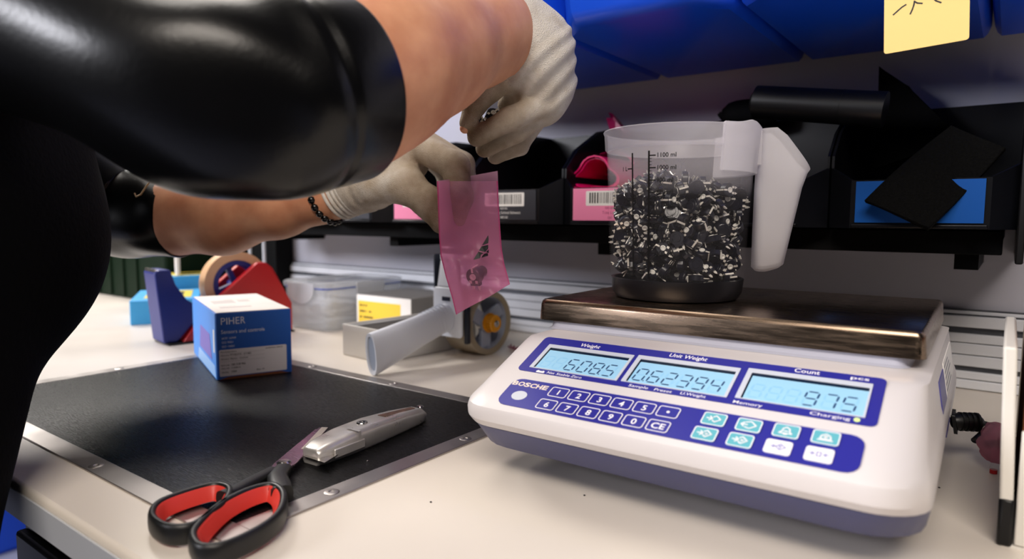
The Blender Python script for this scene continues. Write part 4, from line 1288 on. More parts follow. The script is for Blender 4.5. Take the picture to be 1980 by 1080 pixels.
def loop_handle(name_px, zc, hh, wall, shank_from):
    ring_px = name_px
    P_ = [at(*p, z=zc) for p in ring_px]
    cen = sum(P_, Vector()) / len(P_)
    # closed smooth curve through the outline points (Catmull-Rom)
    n = len(P_)
    cur = []
    for i in range(n):
        p0, p1, p2, p3 = P_[i - 1], P_[i], P_[(i + 1) % n], P_[(i + 2) % n]
        for k in range(6):
            t_ = k / 6
            cur.append(0.5 * ((2 * p1) + (p2 - p0) * t_ + (2 * p0 - 5 * p1 + 4 * p2 - p3) * t_ ** 2 + (3 * p1 - p0 - 3 * p2 + p3) * t_ ** 3))
    m_ = len(cur)
    rings, liner = [], []
    for i in range(m_):
        t_ = (cur[(i + 1) % m_] - cur[i - 1])
        t_.z = 0
        t_.normalize()
        nrm = Vector((-t_.y, t_.x, 0))
        if nrm.dot(cen - cur[i]) < 0: nrm = -nrm
        c = cur[i].copy()
        c.z = 0
        sec = []
        for a in [k * 2 * math.pi / 14 for k in range(14)]:
            sec.append(c + nrm * (wall / 2 + wall / 2 * math.copysign(abs(math.cos(a)) ** .7, math.cos(a))) + Vector((0, 0, ZS + hh / 2 + hh / 2 * math.copysign(abs(math.sin(a)) ** .7, math.sin(a)))))
        rings.append(sec)
        l0, l1, l2 = wall * 0.93, wall * 1.75, wall * 1.15
        zz0, zz1 = ZS + hh * 0.10, ZS + hh * 0.88
        liner.append([c + nrm * l0 + Vector((0, 0, zz0)), c + nrm * l1 + Vector((0, 0, zz0 + .001)), c + nrm * l2 + Vector((0, 0, zz1 - .001)), c + nrm * l0 + Vector((0, 0, zz1))])
    ho = G().loft(rings, closed=True).build('finger_loop', M_sblack, sc, world=True, smooth=60)
    G().loft(liner, closed=True).build('loop_liner', M_sred, ho, world=True, smooth=40, label='red rubber loop liner')


loop_handle([(286, 1012), (298, 985), (350, 962), (415, 945), (450, 952), (447, 975), (420, 1000), (375, 1030), (320, 1034)], 0.009, 0.0135, 0.0052, None)
loop_handle([(364, 1055), (372, 1030), (420, 985), (480, 955), (530, 945), (556, 962), (550, 1000), (510, 1035), (440, 1068), (385, 1074)], 0.009, 0.0135, 0.0056, None)


def shank(pxs, name):
    rr_ = []
    cs = [at(px, py, z=zc) for px, py, zc, ww, hh in pxs]
    for i, (px, py, zc, ww, hh) in enumerate(pxs):
        t_ = (cs[min(i + 1, len(cs) - 1)] - cs[max(0, i - 1)])
        t_.z = 0
        t_.normalize()
        nrm = Vector((-t_.y, t_.x, 0))
        rr_.append([cs[i] + nrm * ww * math.copysign(abs(math.cos(a)) ** .7, math.cos(a)) + Vector((0, 0, hh * math.copysign(abs(math.sin(a)) ** .7, math.sin(a)))) for a in [k * 2 * math.pi / 14 for k in range(14)]])
    G().loft(rr_).build(name, M_sblack, sc, world=True, smooth=60)


shank([(546, 955, 0.0085, 0.0075, 0.0062), (540, 940, 0.0085, 0.0080, 0.0062), (536, 925, 0.008, 0.0070, 0.0055), (548, 905, 0.007, 0.0060, 0.004)], 'shank')
shank([(430, 966, 0.0085, 0.0060, 0.0062), (455, 955, 0.0082, 0.0060, 0.0058), (490, 934, 0.0075, 0.0058, 0.0050), (530, 910, 0.0055, 0.0052, 0.0035)], 'shank')

# ---- utility knife
n0 = at(598, 876, z=0.010)
t0 = at(822, 800, z=0.006)
ka = math.degrees(math.atan2(t0.y - n0.y, t0.x - n0.x))
kl = (Vector((t0.x - n0.x, t0.y - n0.y))).length
kf = thing('utility_knife', 'worn silver utility knife lying on the black mat', 'knife', M=frame((n0.x, n0.y, 0.0014), ka))
prof_k = [(0.000, -0.0105, 0.0085, 0.0120), (0.010, -0.0130, 0.0110, 0.0150), (0.035, -0.0145, 0.0135, 0.0175), (0.070, -0.0135, 0.0145, 0.0180), (0.105, -0.0110, 0.0125, 0.0165), (0.135, -0.0080, 0.0090, 0.0140), (kl - 0.006, -0.0045, 0.0055, 0.0110), (kl, -0.0020, 0.0030, 0.0070)]
rg = []
K_ = np.array(prof_k)
for s in np.concatenate([[0.0, 0.0012], np.linspace(0.004, kl - 0.002, 26), [kl]]):
    a, b, h = (np.interp(s, K_[:, 0], K_[:, i]) for i in (1, 2, 3))
    if s == 0.0: a, b, h = a + .001, b - .001, h - .0012
    ring_ = [(s, a + .0015, 0.0), (s, b - .0015, 0.0), (s, b, 0.002)]
    rr_, rt = min(0.0035, h * .3), min(0.0055, h * .4)
    ring_ += [(s, b - rr_ + rr_ * math.cos(q), h - rr_ + rr_ * math.sin(q)) for q in (0, .5, 1.05, math.pi / 2)]
    ring_ += [(s, a + rt * 1.1 - rt * 1.1 * math.sin(q), h - rt + rt * math.cos(q)) for q in (0, .35, .7, 1.05, 1.3, math.pi / 2)]
    ring_.append((s, a, 0.002))
    rg.append(ring_)
kb = G().loft(rg).build('body', M_knife, kf, smooth=40)
G().box(0.012, 0.046, -0.0165, -0.0148, 0.0035, 0.0110).build('nose_cover', M_knife, kf, bevel=0.0007)
G().add([(-0.004, -0.0215, 0.0060), (0.030, -0.0125, 0.0060), (0.030, 0.004, 0.0060), (-0.003, 0.004, 0.0060), (-0.004, -0.0215, 0.0066), (0.030, -0.0125, 0.0066), (0.030, 0.004, 0.0066), (-0.003, 0.004, 0.0066)], [(3, 2, 1, 0), (4, 5, 6, 7), (0, 1, 5, 4), (1, 2, 6, 5), (2, 3, 7, 6), (3, 0, 4, 7)]).build('blade', M_chrome, kf)
G().lathe_ring([(0.0028, 0.0), (0.0050, 0.0), (0.0046, 0.0008), (0.0030, 0.0008)], 20, Matrix.Translation((0.060, 0.001, 0.0180))).build('screw_eye', M_chrome, kf, smooth=40)
G().lathe([(0.0030, 0.0), (0.0028, 0.0003)], 16, Matrix.Translation((0.060, 0.001, 0.0179))).build('screw_recess', M_gund, kf)
G().lathe([(0.0036, 0.0), (0.0030, 0.0010), (0.001, 0.0012)], 16, Matrix.Translation((0.138, 0.0005, 0.0135))).build('rivet', M_chrome, kf, smooth=40)
G().add([(0.085, -0.003, 0.0173), (0.128, -0.002, 0.0147), (0.128, 0.004, 0.0147), (0.085, 0.006, 0.0173), (0.085, -0.003, 0.0178), (0.128, -0.002, 0.0151), (0.128, 0.004, 0.0151), (0.085, 0.006, 0.0178)], [(3, 2, 1, 0), (4, 5, 6, 7), (0, 1, 5, 4), (1, 2, 6, 5), (2, 3, 7, 6), (3, 0, 4, 7)]).build('worn_patch', mat('rusty_wear', '8A6A5A', 0.5, 0.8, noise=0.5, nscale=200), kf)
G().add([(0.040, -0.0152, 0.003), (0.043, -0.0152, 0.003), (0.043, -0.0146, 0.0182), (0.040, -0.0146, 0.0182), (0.040, 0.0, 0.0186), (0.043, 0.0, 0.0186)], [(0, 1, 2, 3), (3, 2, 5, 4)]).build('seam_ridge', M_knife, kf, recalc=False)

# ---- right edge: white box, brown card, acrylic sheet, pink wrap, black clip
c = at(1968, 672, d=0.40)
wb = thing('white_bin_box', 'white open box at the right edge with brown card inside', 'box', (c.x + 0.05, c.y + 0.05, 0))
bo_ = 0.0045
G().add([(c.x - 0.007 + bo_, c.y, 0.002), (c.x + bo_, c.y, 0.002), (c.x + bo_, c.y + 0.16, 0.002), (c.x - 0.007 + bo_, c.y + 0.16, 0.002), (c.x - 0.007, c.y, c.z), (c.x, c.y, c.z), (c.x, c.y + 0.16, c.z), (c.x - 0.007, c.y + 0.16, c.z)], [(3, 2, 1, 0), (4, 5, 6, 7), (0, 1, 5, 4), (1, 2, 6, 5), (2, 3, 7, 6), (3, 0, 4, 7)]).build('side_wall', M_tray, wb, world=True, bevel=0.0015)
G().box(c.x + bo_ + 0.0005, c.x + 0.12, c.y, c.y + 0.004, 0.002, c.z - 0.05).build('front_wall', M_tray, wb, world=True, bevel=0.001)
G().box(c.x + bo_ + 0.0005, c.x + 0.12, c.y + 0.156, c.y + 0.16, 0.002, c.z).build('back_wall', M_tray, wb, world=True, bevel=0.001)
G().box(c.x - 0.001, c.x + 0.12, c.y, c.y + 0.16, 0.0, 0.0018).build('base', M_tray, wb, world=True)
bc = thing('brown_card', 'brown card standing in the white box at the right edge', 'card', (c.x + 0.02, c.y + 0.02, 0.002))
G().box(c.x + 0.0055, c.x + 0.011, c.y + 0.006, c.y + 0.15, 0.0022, c.z + 0.012).build('sheet', M_brown, bc, world=True, bevel=0.0006)
q = at(1936, 905, z=0.0)
ac = thing('acrylic_sheet', 'clear upright plastic sheet left of the white box', 'sheet', (q.x, q.y, 0))
a0 = at(1938, 905, z=0.0)
G().box(a0.x - 0.001, a0.x + 0.001, a0.y - 0.10, a0.y + 0.10, 0.0, 0.095).build('pane', M_acryl, ac, world=True)
c = at(1928, 856, d=0.525)
pw = thing('pink_wrap', 'crumpled pink film wrap around the cable by the right edge', 'wrap', (c.x, c.y, c.z - 0.025))
rings = []
for i in range(11):
    s = i / 10
    R0 = 0.0110 * math.sin(math.pi * (0.12 + 0.80 * s)) ** 0.6
    rings.append([(c.x + R0 * (1 + .22 * math.sin(5 * a + 5 * s) + .12 * math.sin(9 * a - 9 * s)) * math.cos(a), c.y + R0 * (1 + .18 * math.sin(4 * a + 5 * s)) * math.sin(a), c.z + 0.015 - 0.030 * s) for a in [2 * math.pi * k / 20 for k in range(20)]])
G().loft(rings).build('film', M_pinkp, pw, world=True, smooth=50)
G().tube([(c.x, c.y, c.z - 0.0152), (c.x - 0.001, c.y, c.z - 0.0212)], 0.0030, 10).build('tip', M_acryl, pw, world=True, smooth=40)
G().tube([(c.x - 0.001, c.y, c.z - 0.0214), (c.x - 0.001, c.y, c.z - 0.0245)], 0.0026, 10).build('red_tip', M_red, pw, world=True, smooth=40)
q = at(1941, 1045, z=0.0)
ck = thing('black_clip', 'small black clip standing on the bench by the white box', 'clip', (q.x, q.y, 0))
G().box(q.x - 0.004, q.x + 0.004, q.y - 0.01, q.y + 0.01, 0.0, 0.030).build('jaw', M_black, ck, world=True, bevel=0.002)
G().box(q.x - 0.0025, q.x + 0.0025, q.y - 0.006, q.y + 0.006, 0.0302, 0.040).build('lever', M_black, ck, world=True, bevel=0.001)
# specks of swarf on the bench
for (px, py), lb in (((833, 970), 'tiny dark speck on the white bench right of the scissors'), ((1130, 957), 'tiny dark speck on the bench in front of the scale'), ((1816, 942), 'tiny dark speck on the bench right of the scale'), ((711, 893), 'tiny bright shaving on the black mat below the knife')):
    q = at(px, py, z=0.0002)
    o = G().lathe([(0.0007, 0.0), (0.0009, 0.0003), (0.0004, 0.0007)], 8).build('speck', M_chrome if 'bright' in lb else M_black, None)
    o.location = (q.x, q.y, 0.0012 if 'bright' in lb else 0.0)
    tag(o, lb, 'speck')
# ================================================================== PERSON
class SDF:
    """Signed distance grid of smoothly joined round cones and ellipsoids, meshed with surface nets."""
    def __init__(s, lo, hi, h):
        s.lo, s.h = np.array(lo, float), h
        s.n = np.ceil((np.array(hi) - s.lo) / h).astype(int) + 1
        s.d = np.full(s.n, 1.0, np.float32)

    def _sl(s, lo, hi):
        a = np.clip(np.floor((lo - s.lo) / s.h).astype(int), 0, s.n - 1)
        b = np.clip(np.ceil((hi - s.lo) / s.h).astype(int) + 1, 1, s.n)
        ax = [s.lo[i] + s.h * np.arange(a[i], b[i]) for i in range(3)]
        return tuple(slice(a[i], b[i]) for i in range(3)), np.meshgrid(*ax, indexing='ij')

    def _join(s, sl, f, k):
        o = s.d[sl]
        hh = np.clip(k - np.abs(o - f), 0, None) / max(k, 1e-9)
        s.d[sl] = np.minimum(o, f) - hh * hh * k * 0.25

    def cone(s, a, b, ra, rb, k=0.01, warp=None):
        a, b = np.array(a, float), np.array(b, float)
        mg = max(ra, rb) + k + 4 * s.h
        sl, (X, Y, Z) = s._sl(np.minimum(a, b) - mg, np.maximum(a, b) + mg)
        ab = b - a
        t = np.clip(((X - a[0]) * ab[0] + (Y - a[1]) * ab[1] + (Z - a[2]) * ab[2]) / max(ab @ ab, 1e-12), 0, 1)
        f = np.sqrt((X - a[0] - t * ab[0]) ** 2 + (Y - a[1] - t * ab[1]) ** 2 + (Z - a[2] - t * ab[2]) ** 2) - (ra + (rb - ra) * t)
        s._join(sl, f.astype(np.float32), k)
        return s

    def chain(s, pts, k=0.01):
        for (a, ra), (b, rb) in zip(pts, pts[1:]): s.cone(a, b, ra, rb, k)
        return s

    def ell(s, c, r, k=0.02, R=None):
        c, r = np.array(c, float), np.array(r, float)
        mg = r.max() + k + 4 * s.h
        sl, (X, Y, Z) = s._sl(c - mg, c + mg)
        P = np.stack([X - c[0], Y - c[1], Z - c[2]], -1)
        if R is not None: P = P @ np.array(R)
        q = np.sqrt(((P / r) ** 2).sum(-1))
        q2 = np.sqrt(((P / (r * r)) ** 2).sum(-1))
        f = q * (q - 1) / np.maximum(q2, 1e-6)
        s._join(sl, f.astype(np.float32), k)
        return s

    def ripple(s, a, b, wave, amp, s0, s1):
        """Shallow fabric folds across the axis a-b."""
        a, b = np.array(a, float), np.array(b, float)
        ab = b - a
        Ln = np.linalg.norm(ab)
        ax = ab / Ln
        mg = 0.06
        sl, (X, Y, Z) = s._sl(np.minimum(a, b) - mg, np.maximum(a, b) + mg)
        t = (X - a[0]) * ax[0] + (Y - a[1]) * ax[1] + (Z - a[2]) * ax[2]
        m_ = np.clip((t - s0) / 0.01, 0, 1) * np.clip((s1 - t) / 0.01, 0, 1)
        wv = np.sin(2 * np.pi * t / wave + 2.2 * np.sin(X * 55) + 1.6 * np.sin(Z * 60))
        s.d[sl] += (amp * wv * m_).astype(np.float32)
        return s

    def mesh(s, smooth=2):
        d, n = s.d, s.n
        ins = d < 0
        c = np.array([(i, j, k) for i in (0, 1) for j in (0, 1) for k in (0, 1)])
        sub = lambda A, o: A[o[0]:n[0] - 1 + o[0], o[1]:n[1] - 1 + o[1], o[2]:n[2] - 1 + o[2]]
        cnt = sum(sub(ins, o).astype(np.int8) for o in c)
        act = (cnt > 0) & (cnt < 8)
        idx = np.full(act.shape, -1, np.int64)
        I = np.argwhere(act)
        idx[act] = np.arange(len(I))
        acc = np.zeros((len(I), 3))
        num = np.zeros(len(I))
        for i in range(8):
            for j in range(i + 1, 8):
                if abs(c[i] - c[j]).sum() != 1: continue
                va = d[I[:, 0] + c[i][0], I[:, 1] + c[i][1], I[:, 2] + c[i][2]]
                vb = d[I[:, 0] + c[j][0], I[:, 1] + c[j][1], I[:, 2] + c[j][2]]
                x = (va < 0) != (vb < 0)
                t = np.where(x, va / np.where(x, va - vb, 1), 0)
                acc += np.where(x[:, None], c[i] + (c[j] - c[i]) * t[:, None], 0)
                num += x
        V = s.lo + s.h * (I + acc / num[:, None])
        faces = []
        for a in range(3):
            b, e = (a + 1) % 3, (a + 2) % 3
            sh = [slice(1, -1)] * 3
            sh[a] = slice(0, n[a] - 1)
            s2 = list(sh)
            s2[a] = slice(1, n[a])
            A_, B_ = ins[tuple(sh)], ins[tuple(s2)]
            for flip, msk in ((False, A_ & ~B_), (True, ~A_ & B_)):
                E_ = np.argwhere(msk)
                E_[:, b] += 1
                E_[:, e] += 1
                q = []
                for db, de in ((-1, -1), (0, -1), (0, 0), (-1, 0)):
                    w_ = E_.copy()
                    w_[:, b] += db
                    w_[:, e] += de
                    q.append(idx[w_[:, 0], w_[:, 1], w_[:, 2]])
                q = np.stack(q[::-1] if flip else q, 1)
                faces.append(q)
        Fq = np.concatenate(faces)
        Fq = Fq[(Fq >= 0).all(1)]
        e = np.concatenate([Fq[:, [0, 1]], Fq[:, [1, 2]], Fq[:, [2, 3]], Fq[:, [3, 0]]])
        for _ in range(smooth):
            sm = np.zeros_like(V)
            ct = np.zeros(len(V))
            np.add.at(sm, e[:, 0], V[e[:, 1]])
            np.add.at(ct, e[:, 0], 1)
            np.add.at(sm, e[:, 1], V[e[:, 0]])
            np.add.at(ct, e[:, 1], 1)
            V = 0.5 * V + 0.5 * sm / np.maximum(ct, 1)[:, None]
        return V, Fq


def sdf_obj(name, sd_, material, parent=None, smooth=2):
    V, Fq = sd_.mesh(smooth)
    me = bpy.data.meshes.new(name)
    if parent is not None:
        iv = MW[parent.name].inverted()
        A = np.array(iv)
        V = V @ A[:3, :3].T + A[:3, 3]
    me.from_pydata(V.tolist(), [], Fq.tolist())
    me.shade_smooth()
    me.materials.append(material)
    o = bpy.data.objects.new(name, me)
    COL.objects.link(o)
    if parent is not None:
        o.parent = parent
        MW[o.name] = MW[parent.name]
    else: MW[o.name] = Matrix.Identity(4)
    return o


A_ = lambda px, py, d: np.array(at(px, py, d=d))
# joints
RSH, RCU, RWR = A_(-95, -60, .455), A_(600, 185, .405), A_(985, 78, .575)
LSH, LEL, LWR = A_(-20, 190, .75), A_(255, 415, .81), A_(655, 373, .732)
REL = A_(500, 195, .385)
CH = np.array((-0.375, -0.375, 0.20))
PEL = np.array((-0.26, -0.495, -0.06))
NECK = (RSH + LSH) / 2 + np.array((-0.005, 0.01, 0.05))

body = SDF((-0.95, -0.85, -0.92), (0.10, 0.12, 0.86), 0.006)
body.cone(PEL + (-.11, -.01, -.02), PEL + (.0, 0, -.02), .105, .105, .04)
body.cone(PEL + (.01, .005, .05), CH, .115, .110, .05)
body.cone(CH + (-.07, .03, .02), CH + (.07, -.03, .02), .095, .095, .05)
body.cone(CH, NECK - (0, 0, .05), .11, .07, .05)
body.cone(NECK - (0, 0, .06), RSH, .052, .046, .03)
body.cone(NECK - (0, 0, .06), LSH, .052, .044, .03)
body.cone(NECK - (0, 0, .05), NECK + (.01, .03, .06), .052, .048, .03)
HD = NECK + np.array((.015, .045, .15))
body.ell(HD, (.073, .090, .110), .03)
body.ell(HD + (.006, .055, -.055), (.050, .045, .055), .03)
fwv = np.array((.2, .95, -.25))
body.cone(HD + (.010, .086, .01), HD + (.012, .104, -.022), .010, .014, .012)       # nose
body.cone(HD + (-.02, .092, -.055), HD + (.03, .092, -.055), .008, .008, .008)       # lips
for sx in (-1, 1):
    body.ell(HD + (.074 * sx, -.005, -.01), (.010, .020, .032), .006)               # ears
    body.cone(HD + (.010 + .014 * sx, .083, .026), HD + (.010 + .045 * sx, .074, .022), .009, .007, .012)   # brows
body.cone(RSH, REL, .046, .038, .02)
body.chain([(REL, .038), (A_(560, 190, .398), .0420), (A_(665, 172, .425), .0490), (A_(740, 130, .452), .0500), (A_(830, 97, .495), .0445), (A_(920, 70, .545), .0370), (A_(985, 57, .575), .0315)], .02)
body.cone(A_(985, 60, .575), A_(1030, 112, .585), .027, .025, .01)
body.cone(LSH, LEL, .044, .034, .02)
body.chain([(LEL, .034), (A_(335, 418, .80), .0425), (A_(430, 418, .785), .0420), (A_(540, 398, .76), .0330), (A_(620, 380, .74), .0262), (A_(660, 372, .73), .0245)], .02)
body.cone(A_(660, 372, .73), A_(700, 352, .72), .022, .022, .01)
for sx, fx in ((-.14, -.16), (.03, .02)):
    hp_, kn_, an_ = PEL + (sx, 0, -.05), PEL + (sx * 1.05, .02, -.42), np.array((PEL[0] + fx, PEL[1] - .03, -.82))
    body.chain([(hp_, .085), (kn_, .058), (an_, .042)], .03)
    body.cone(an_ + (0, 0, -.03), an_ + (.01, .14, -.045), .040, .034, .03)
V, Fq = None, None
person = sdf_obj('person', body, M_skin, None, 3)
tag(person, 'person in black leather sleeved top and knit work gloves filling a pink bag', 'person')

# ---- clothes
jk = SDF((-0.80, -0.80, -0.30), (0.05, 0.05, 0.60), 0.008)
jk.cone(PEL + (-.10, -.02, -.05), PEL + (.00, .0, -.05), .125, .125, .05)
jk.cone(PEL + (.015, .015, .06), CH, .130, .128, .06)
jk.cone(CH + (-.07, .03, .02), CH + (.07, -.03, .02), .115, .115, .06)
jk.cone(CH + (.01, .055, -.02), CH + (.02, .06, -.03), .085, .085, .06)
jk.cone(CH, NECK - (0, 0, .05), .125, .085, .05)
jk.cone(NECK - (0, 0, .06), RSH, .070, .080, .05)
jk.cone(NECK - (0, 0, .06), LSH, .070, .070, .05)
sdf_obj('knit_top', jk, M_knit, person, 3)['label'] = 'black knitted front of the top'
tr_ = SDF((-0.75, -0.80, -0.90), (0.05, -0.25, 0.05), 0.010)
tr_.cone(PEL + (-.10, -.01, -.06), PEL + (.00, .0, -.06), .120, .120, .04)
for sx, fx in ((-.14, -.16), (.03, .02)):
    tr_.chain([(PEL + (sx, 0, -.05), .098), (PEL + (sx * 1.05, .02, -.42), .072), (np.array((PEL[0] + fx, PEL[1] - .03, -.82)), .060)], .03)
sdf_obj('trousers', tr_, M_knit, person, 2)
for sx, fx in ((-.14, -.16), (.03, .02)):
    an_ = np.array((PEL[0] + fx, PEL[1] - .03, -.84))
    sh_ = SDF(an_ - .12 + (0, 0, .05), an_ + (.12, .28, .10), 0.007)
    sh_.cone(an_ + (0, 0, .01), an_ + (.01, .15, -.015), .047, .041, .03)
    sdf_obj('shoe', sh_, M_black, person, 1)
hr = SDF(HD - .16, HD + .16, 0.007)
hr.ell(HD + (-.004, -.018, .022), (.084, .098, .108), .03)
hr.cone(HD + (-.01, -.09, .02), HD + (-.015, -.12, -.03), .045, .030, .03)
sdf_obj('hair', hr, M_hair, person, 2)
for sx in (-1, 1):
    G().lathe([(0.0005, -0.011), (0.008, -0.008), (0.011, 0), (0.008, 0.008), (0.0005, 0.011)], 14, Matrix.Translation(Vector(HD + (.010 + .029 * sx, .076, .008)))).build('eye', M_paper, person, smooth=60, world=True)


def loft_sleeve(name, st, material, folds, seam=None, N_=72, sub=10, cuff_band=None):
    """Loft a sleeve along stations (px, py, depth, radius); folds(theta, s) gives the relative swelling."""
    cs = [Vector(A_(a, b, c)) for a, b, c, r in st]
    rs = [r for *_, r in st]
    n = len(cs)
    path, rad = [], []
    for i in range(n - 1):
        p0, p1, p2, p3 = cs[max(i - 1, 0)], cs[i], cs[i + 1], cs[min(i + 2, n - 1)]
        q0, q1, q2, q3 = rs[max(i - 1, 0)], rs[i], rs[i + 1], rs[min(i + 2, n - 1)]
        for k in range(sub):
            t = k / sub
            f_ = lambda a, b, c, d: 0.5 * ((2 * b) + (c - a) * t + (2 * a - 5 * b + 4 * c - d) * t * t + (3 * b - a - 3 * c + d) * t ** 3)
            path.append(f_(p0, p1, p2, p3))
            rad.append(f_(q0, q1, q2, q3))
    path.append(cs[-1])
    rad.append(rs[-1])
    m_ = len(path)
    rings = []
    for i, c in enumerate(path):
        t = (path[min(i + 1, m_ - 1)] - path[max(i - 1, 0)]).normalized()
        up = (Vector((0, 0, 1)) - t * t.z).normalized()
        si = t.cross(up)
        s_ = i / (m_ - 1)
        rings.append([c + (up * math.cos(a) + si * math.sin(a)) * rad[i] * (1 + folds(a, s_)) for a in [2 * math.pi * k / N_ for k in range(N_)]])
    tt = (path[0] - path[1]).normalized()
    c0 = path[0]
    inner = []
    for k_, (off, sc) in enumerate(((0.0012, 0.985), (0.0, 0.965), (-0.02, 0.94))):
        inner.append([c0 + (p - c0) * sc + tt * off for p in rings[0]])
    return G().loft(list(reversed(inner)) + rings, cap0=False, cap1=True).build(name, material, person, world=True, smooth=60, recalc=True), path, rings


def gs(x, c, w): return math.exp(-((x - c) / w) ** 2)


def wrapd(a, c):
    return (a - c + math.pi) % (2 * math.pi) - math.pi


def fold_r(a, s):
    # s runs from the cuff (0) to the shoulder (1); a: 0 = up, grows towards the side seen by the camera
    v = 0.0
    if 0.155 < s < 0.20: v -= 0.030 * (1 - abs(s - 0.1775) / 0.0225)
    tw = s * 9.0
    v += 0.055 * gs(s, 0.42, 0.22) * math.sin(3 * a + tw)
    v += 0.030 * gs(s, 0.32, 0.14) * math.sin(5 * a - 1.7 * tw + 1)
    v += 0.050 * gs(s, 0.70, 0.25) * math.sin(2 * a + tw * 1.2 + 2)
    v += 0.055 * gs(s, 0.33, 0.10) * gs(wrapd(a, math.pi), 0, 0.9)
    return v


sl, _, _ = loft_sleeve('sleeve', [(660, 176, .425, .0575), (600, 184, .408, .0580), (545, 190, .398, .0570), (435, 188, .385, .0555), (330, 160, .385, .054), (200, 95, .402, .058), (50, 20, .428, .070), (-95, -60, .455, .080)], M_leather, fold_r)
sl['label'] = 'black leather sleeve of the near arm'


def fold_l(a, s):
    return 0.05 * gs(s, 0.35, 0.3) * math.sin(3 * a + s * 8) + 0.03 * math.sin(4 * a - s * 12) * gs(s, 0.2, 0.2)


sl, _, _ = loft_sleeve('sleeve', [(348, 420, .80, .0480), (300, 417, .805, .0515), (225, 400, .81, .055), (120, 320, .79, .060), (-20, 190, .75, .068)], M_leather, fold_l)
sl['label'] = 'black leather sleeve of the far arm'
# loose gold thread on the far sleeve
G().tube([Vector(A_(x, y, .742)) for x, y in ((308, 330), (296, 342), (283, 360), (272, 376), (263, 380), (260, 373))], 0.0009, 6).build('thread', mat('gold_thread', 'B89A70', 0.5), person, world=True, smooth=60)

# ---- gloves
GR = SDF(A_(985, 60, .575) - .125, A_(985, 60, .6) + .155, 0.0016)
GR.cone(A_(990, 58, .575), A_(1030, 95, .585), .0340, .0335, .012)
GR.cone(A_(1030, 100, .585), A_(1048, 160, .600), .0330, .0300, .015)
GR.cone(A_(1045, 165, .605), A_(1045, 205, .605), .0235, .0180, .015)
GR.cone(A_(1010, 130, .60), A_(1015, 165, .61), .026, .018, .015)
GR.ripple(A_(985, 50, .575), A_(1075, 190, .600), .0135, .0011, .020, .082)
GR.chain([(A_(1045, 205, .590), .0112), (A_(985, 230, .575), .0102), (A_(922, 265, .578), .0084)], .003)                       # index
GR.chain([(A_(1042, 222, .603), .0108), (A_(998, 254, .594), .0100), (A_(937, 287, .598), .0082)], .0025)                       # middle
GR.chain([(A_(1035, 232, .618), .0102), (A_(1005, 276, .616), .0092), (A_(958, 302, .618), .0076)], .0025)                     # ring
GR.chain([(A_(1025, 235, .632), .0090), (A_(1006, 284, .636), .0080), (A_(966, 300, .638), .0068)], .0025)                     # little
GR.chain([(A_(1000, 132, .592), .0135), (A_(948, 172, .580), .0108), (A_(917, 206, .576), .0092), (A_(904, 238, .574), .0072)], .004)  # thumb
GR.cone(A_(1012, 150, .612), A_(980, 203, .606), .0110, .0085, .004)                                                           # pad of the palm
glr = sdf_obj('glove', GR, M_glove, person, 2)
glr['label'] = 'grey knit glove of the near hand, raised above the bag'
tipc = A_(897, 249, .574)
TS = SDF(tipc - .03, tipc + .03, 0.0012)
TS.cone(A_(905, 237, .574), A_(899, 248, .574), .0064, .0046, .003)
sdf_obj('thumb_tip', TS, M_skin, person, 1)['label'] = 'bare thumb tip'

GL = SDF(A_(780, 350, .69) - (.13, .13, .095), A_(780, 350, .69) + (.13, .13, .10), 0.0017)
GL.cone(A_(664, 370, .730), A_(700, 352, .722), .0270, .0290, .012)
GL.cone(A_(700, 352, .722), A_(770, 305, .705), .0300, .0300, .015)
GL.cone(A_(735, 345, .712), A_(800, 288, .700), .0260, .0200, .015)
GL.cone(A_(750, 330, .735), A_(805, 285, .735), .0260, .0190, .015)
GL.ripple(A_(700, 370, .72), A_(850, 370, .66), .0130, .0008, .0, .07)
GL.chain([(A_(808, 278, .690), .0165), (A_(880, 322, .662), .0140), (A_(889, 380, .650), .0125), (A_(880, 428, .645), .0098)], .006)   # index
GL.chain([(A_(815, 274, .712), .0150), (A_(893, 318, .694), .0130), (A_(903, 375, .684), .0118), (A_(893, 418, .680), .0095)], .004)  # middle
GL.chain([(A_(815, 276, .735), .0140), (A_(880, 325, .728), .0120), (A_(885, 380, .716), .0108), (A_(868, 420, .710), .0088)], .004)  # ring
GL.chain([(A_(810, 285, .757), .0120), (A_(862, 335, .760), .0105), (A_(862, 380, .750), .0092), (A_(850, 410, .744), .0078)], .004)  # little
GL.chain([(A_(725, 358, .700), .0200), (A_(785, 358, .680), .0175), (A_(830, 392, .668), .0145), (A_(852, 432, .662), .0100)], .010)   # thumb
gll = sdf_obj('glove', GL, M_glove, person, 2)
gll['label'] = 'grey knit glove of the far hand, pinching the pink bag'


def dirt(o, tips):
    me = o.data
    n = len(me.vertices)
    co = np.zeros(n * 3, np.float32)
    me.vertices.foreach_get('co', co)
    co = co.reshape(-1, 3)
    f = np.zeros(n)
    for p, r0_, r1_, k in tips:
        d = np.linalg.norm(co - p, axis=1)
        f = np.maximum(f, k * np.clip((r1_ - d) / (r1_ - r0_), 0, 1))
    a = me.attributes.new('dirt', 'FLOAT', 'POINT')
    a.data.foreach_set('value', f.astype(np.float32))


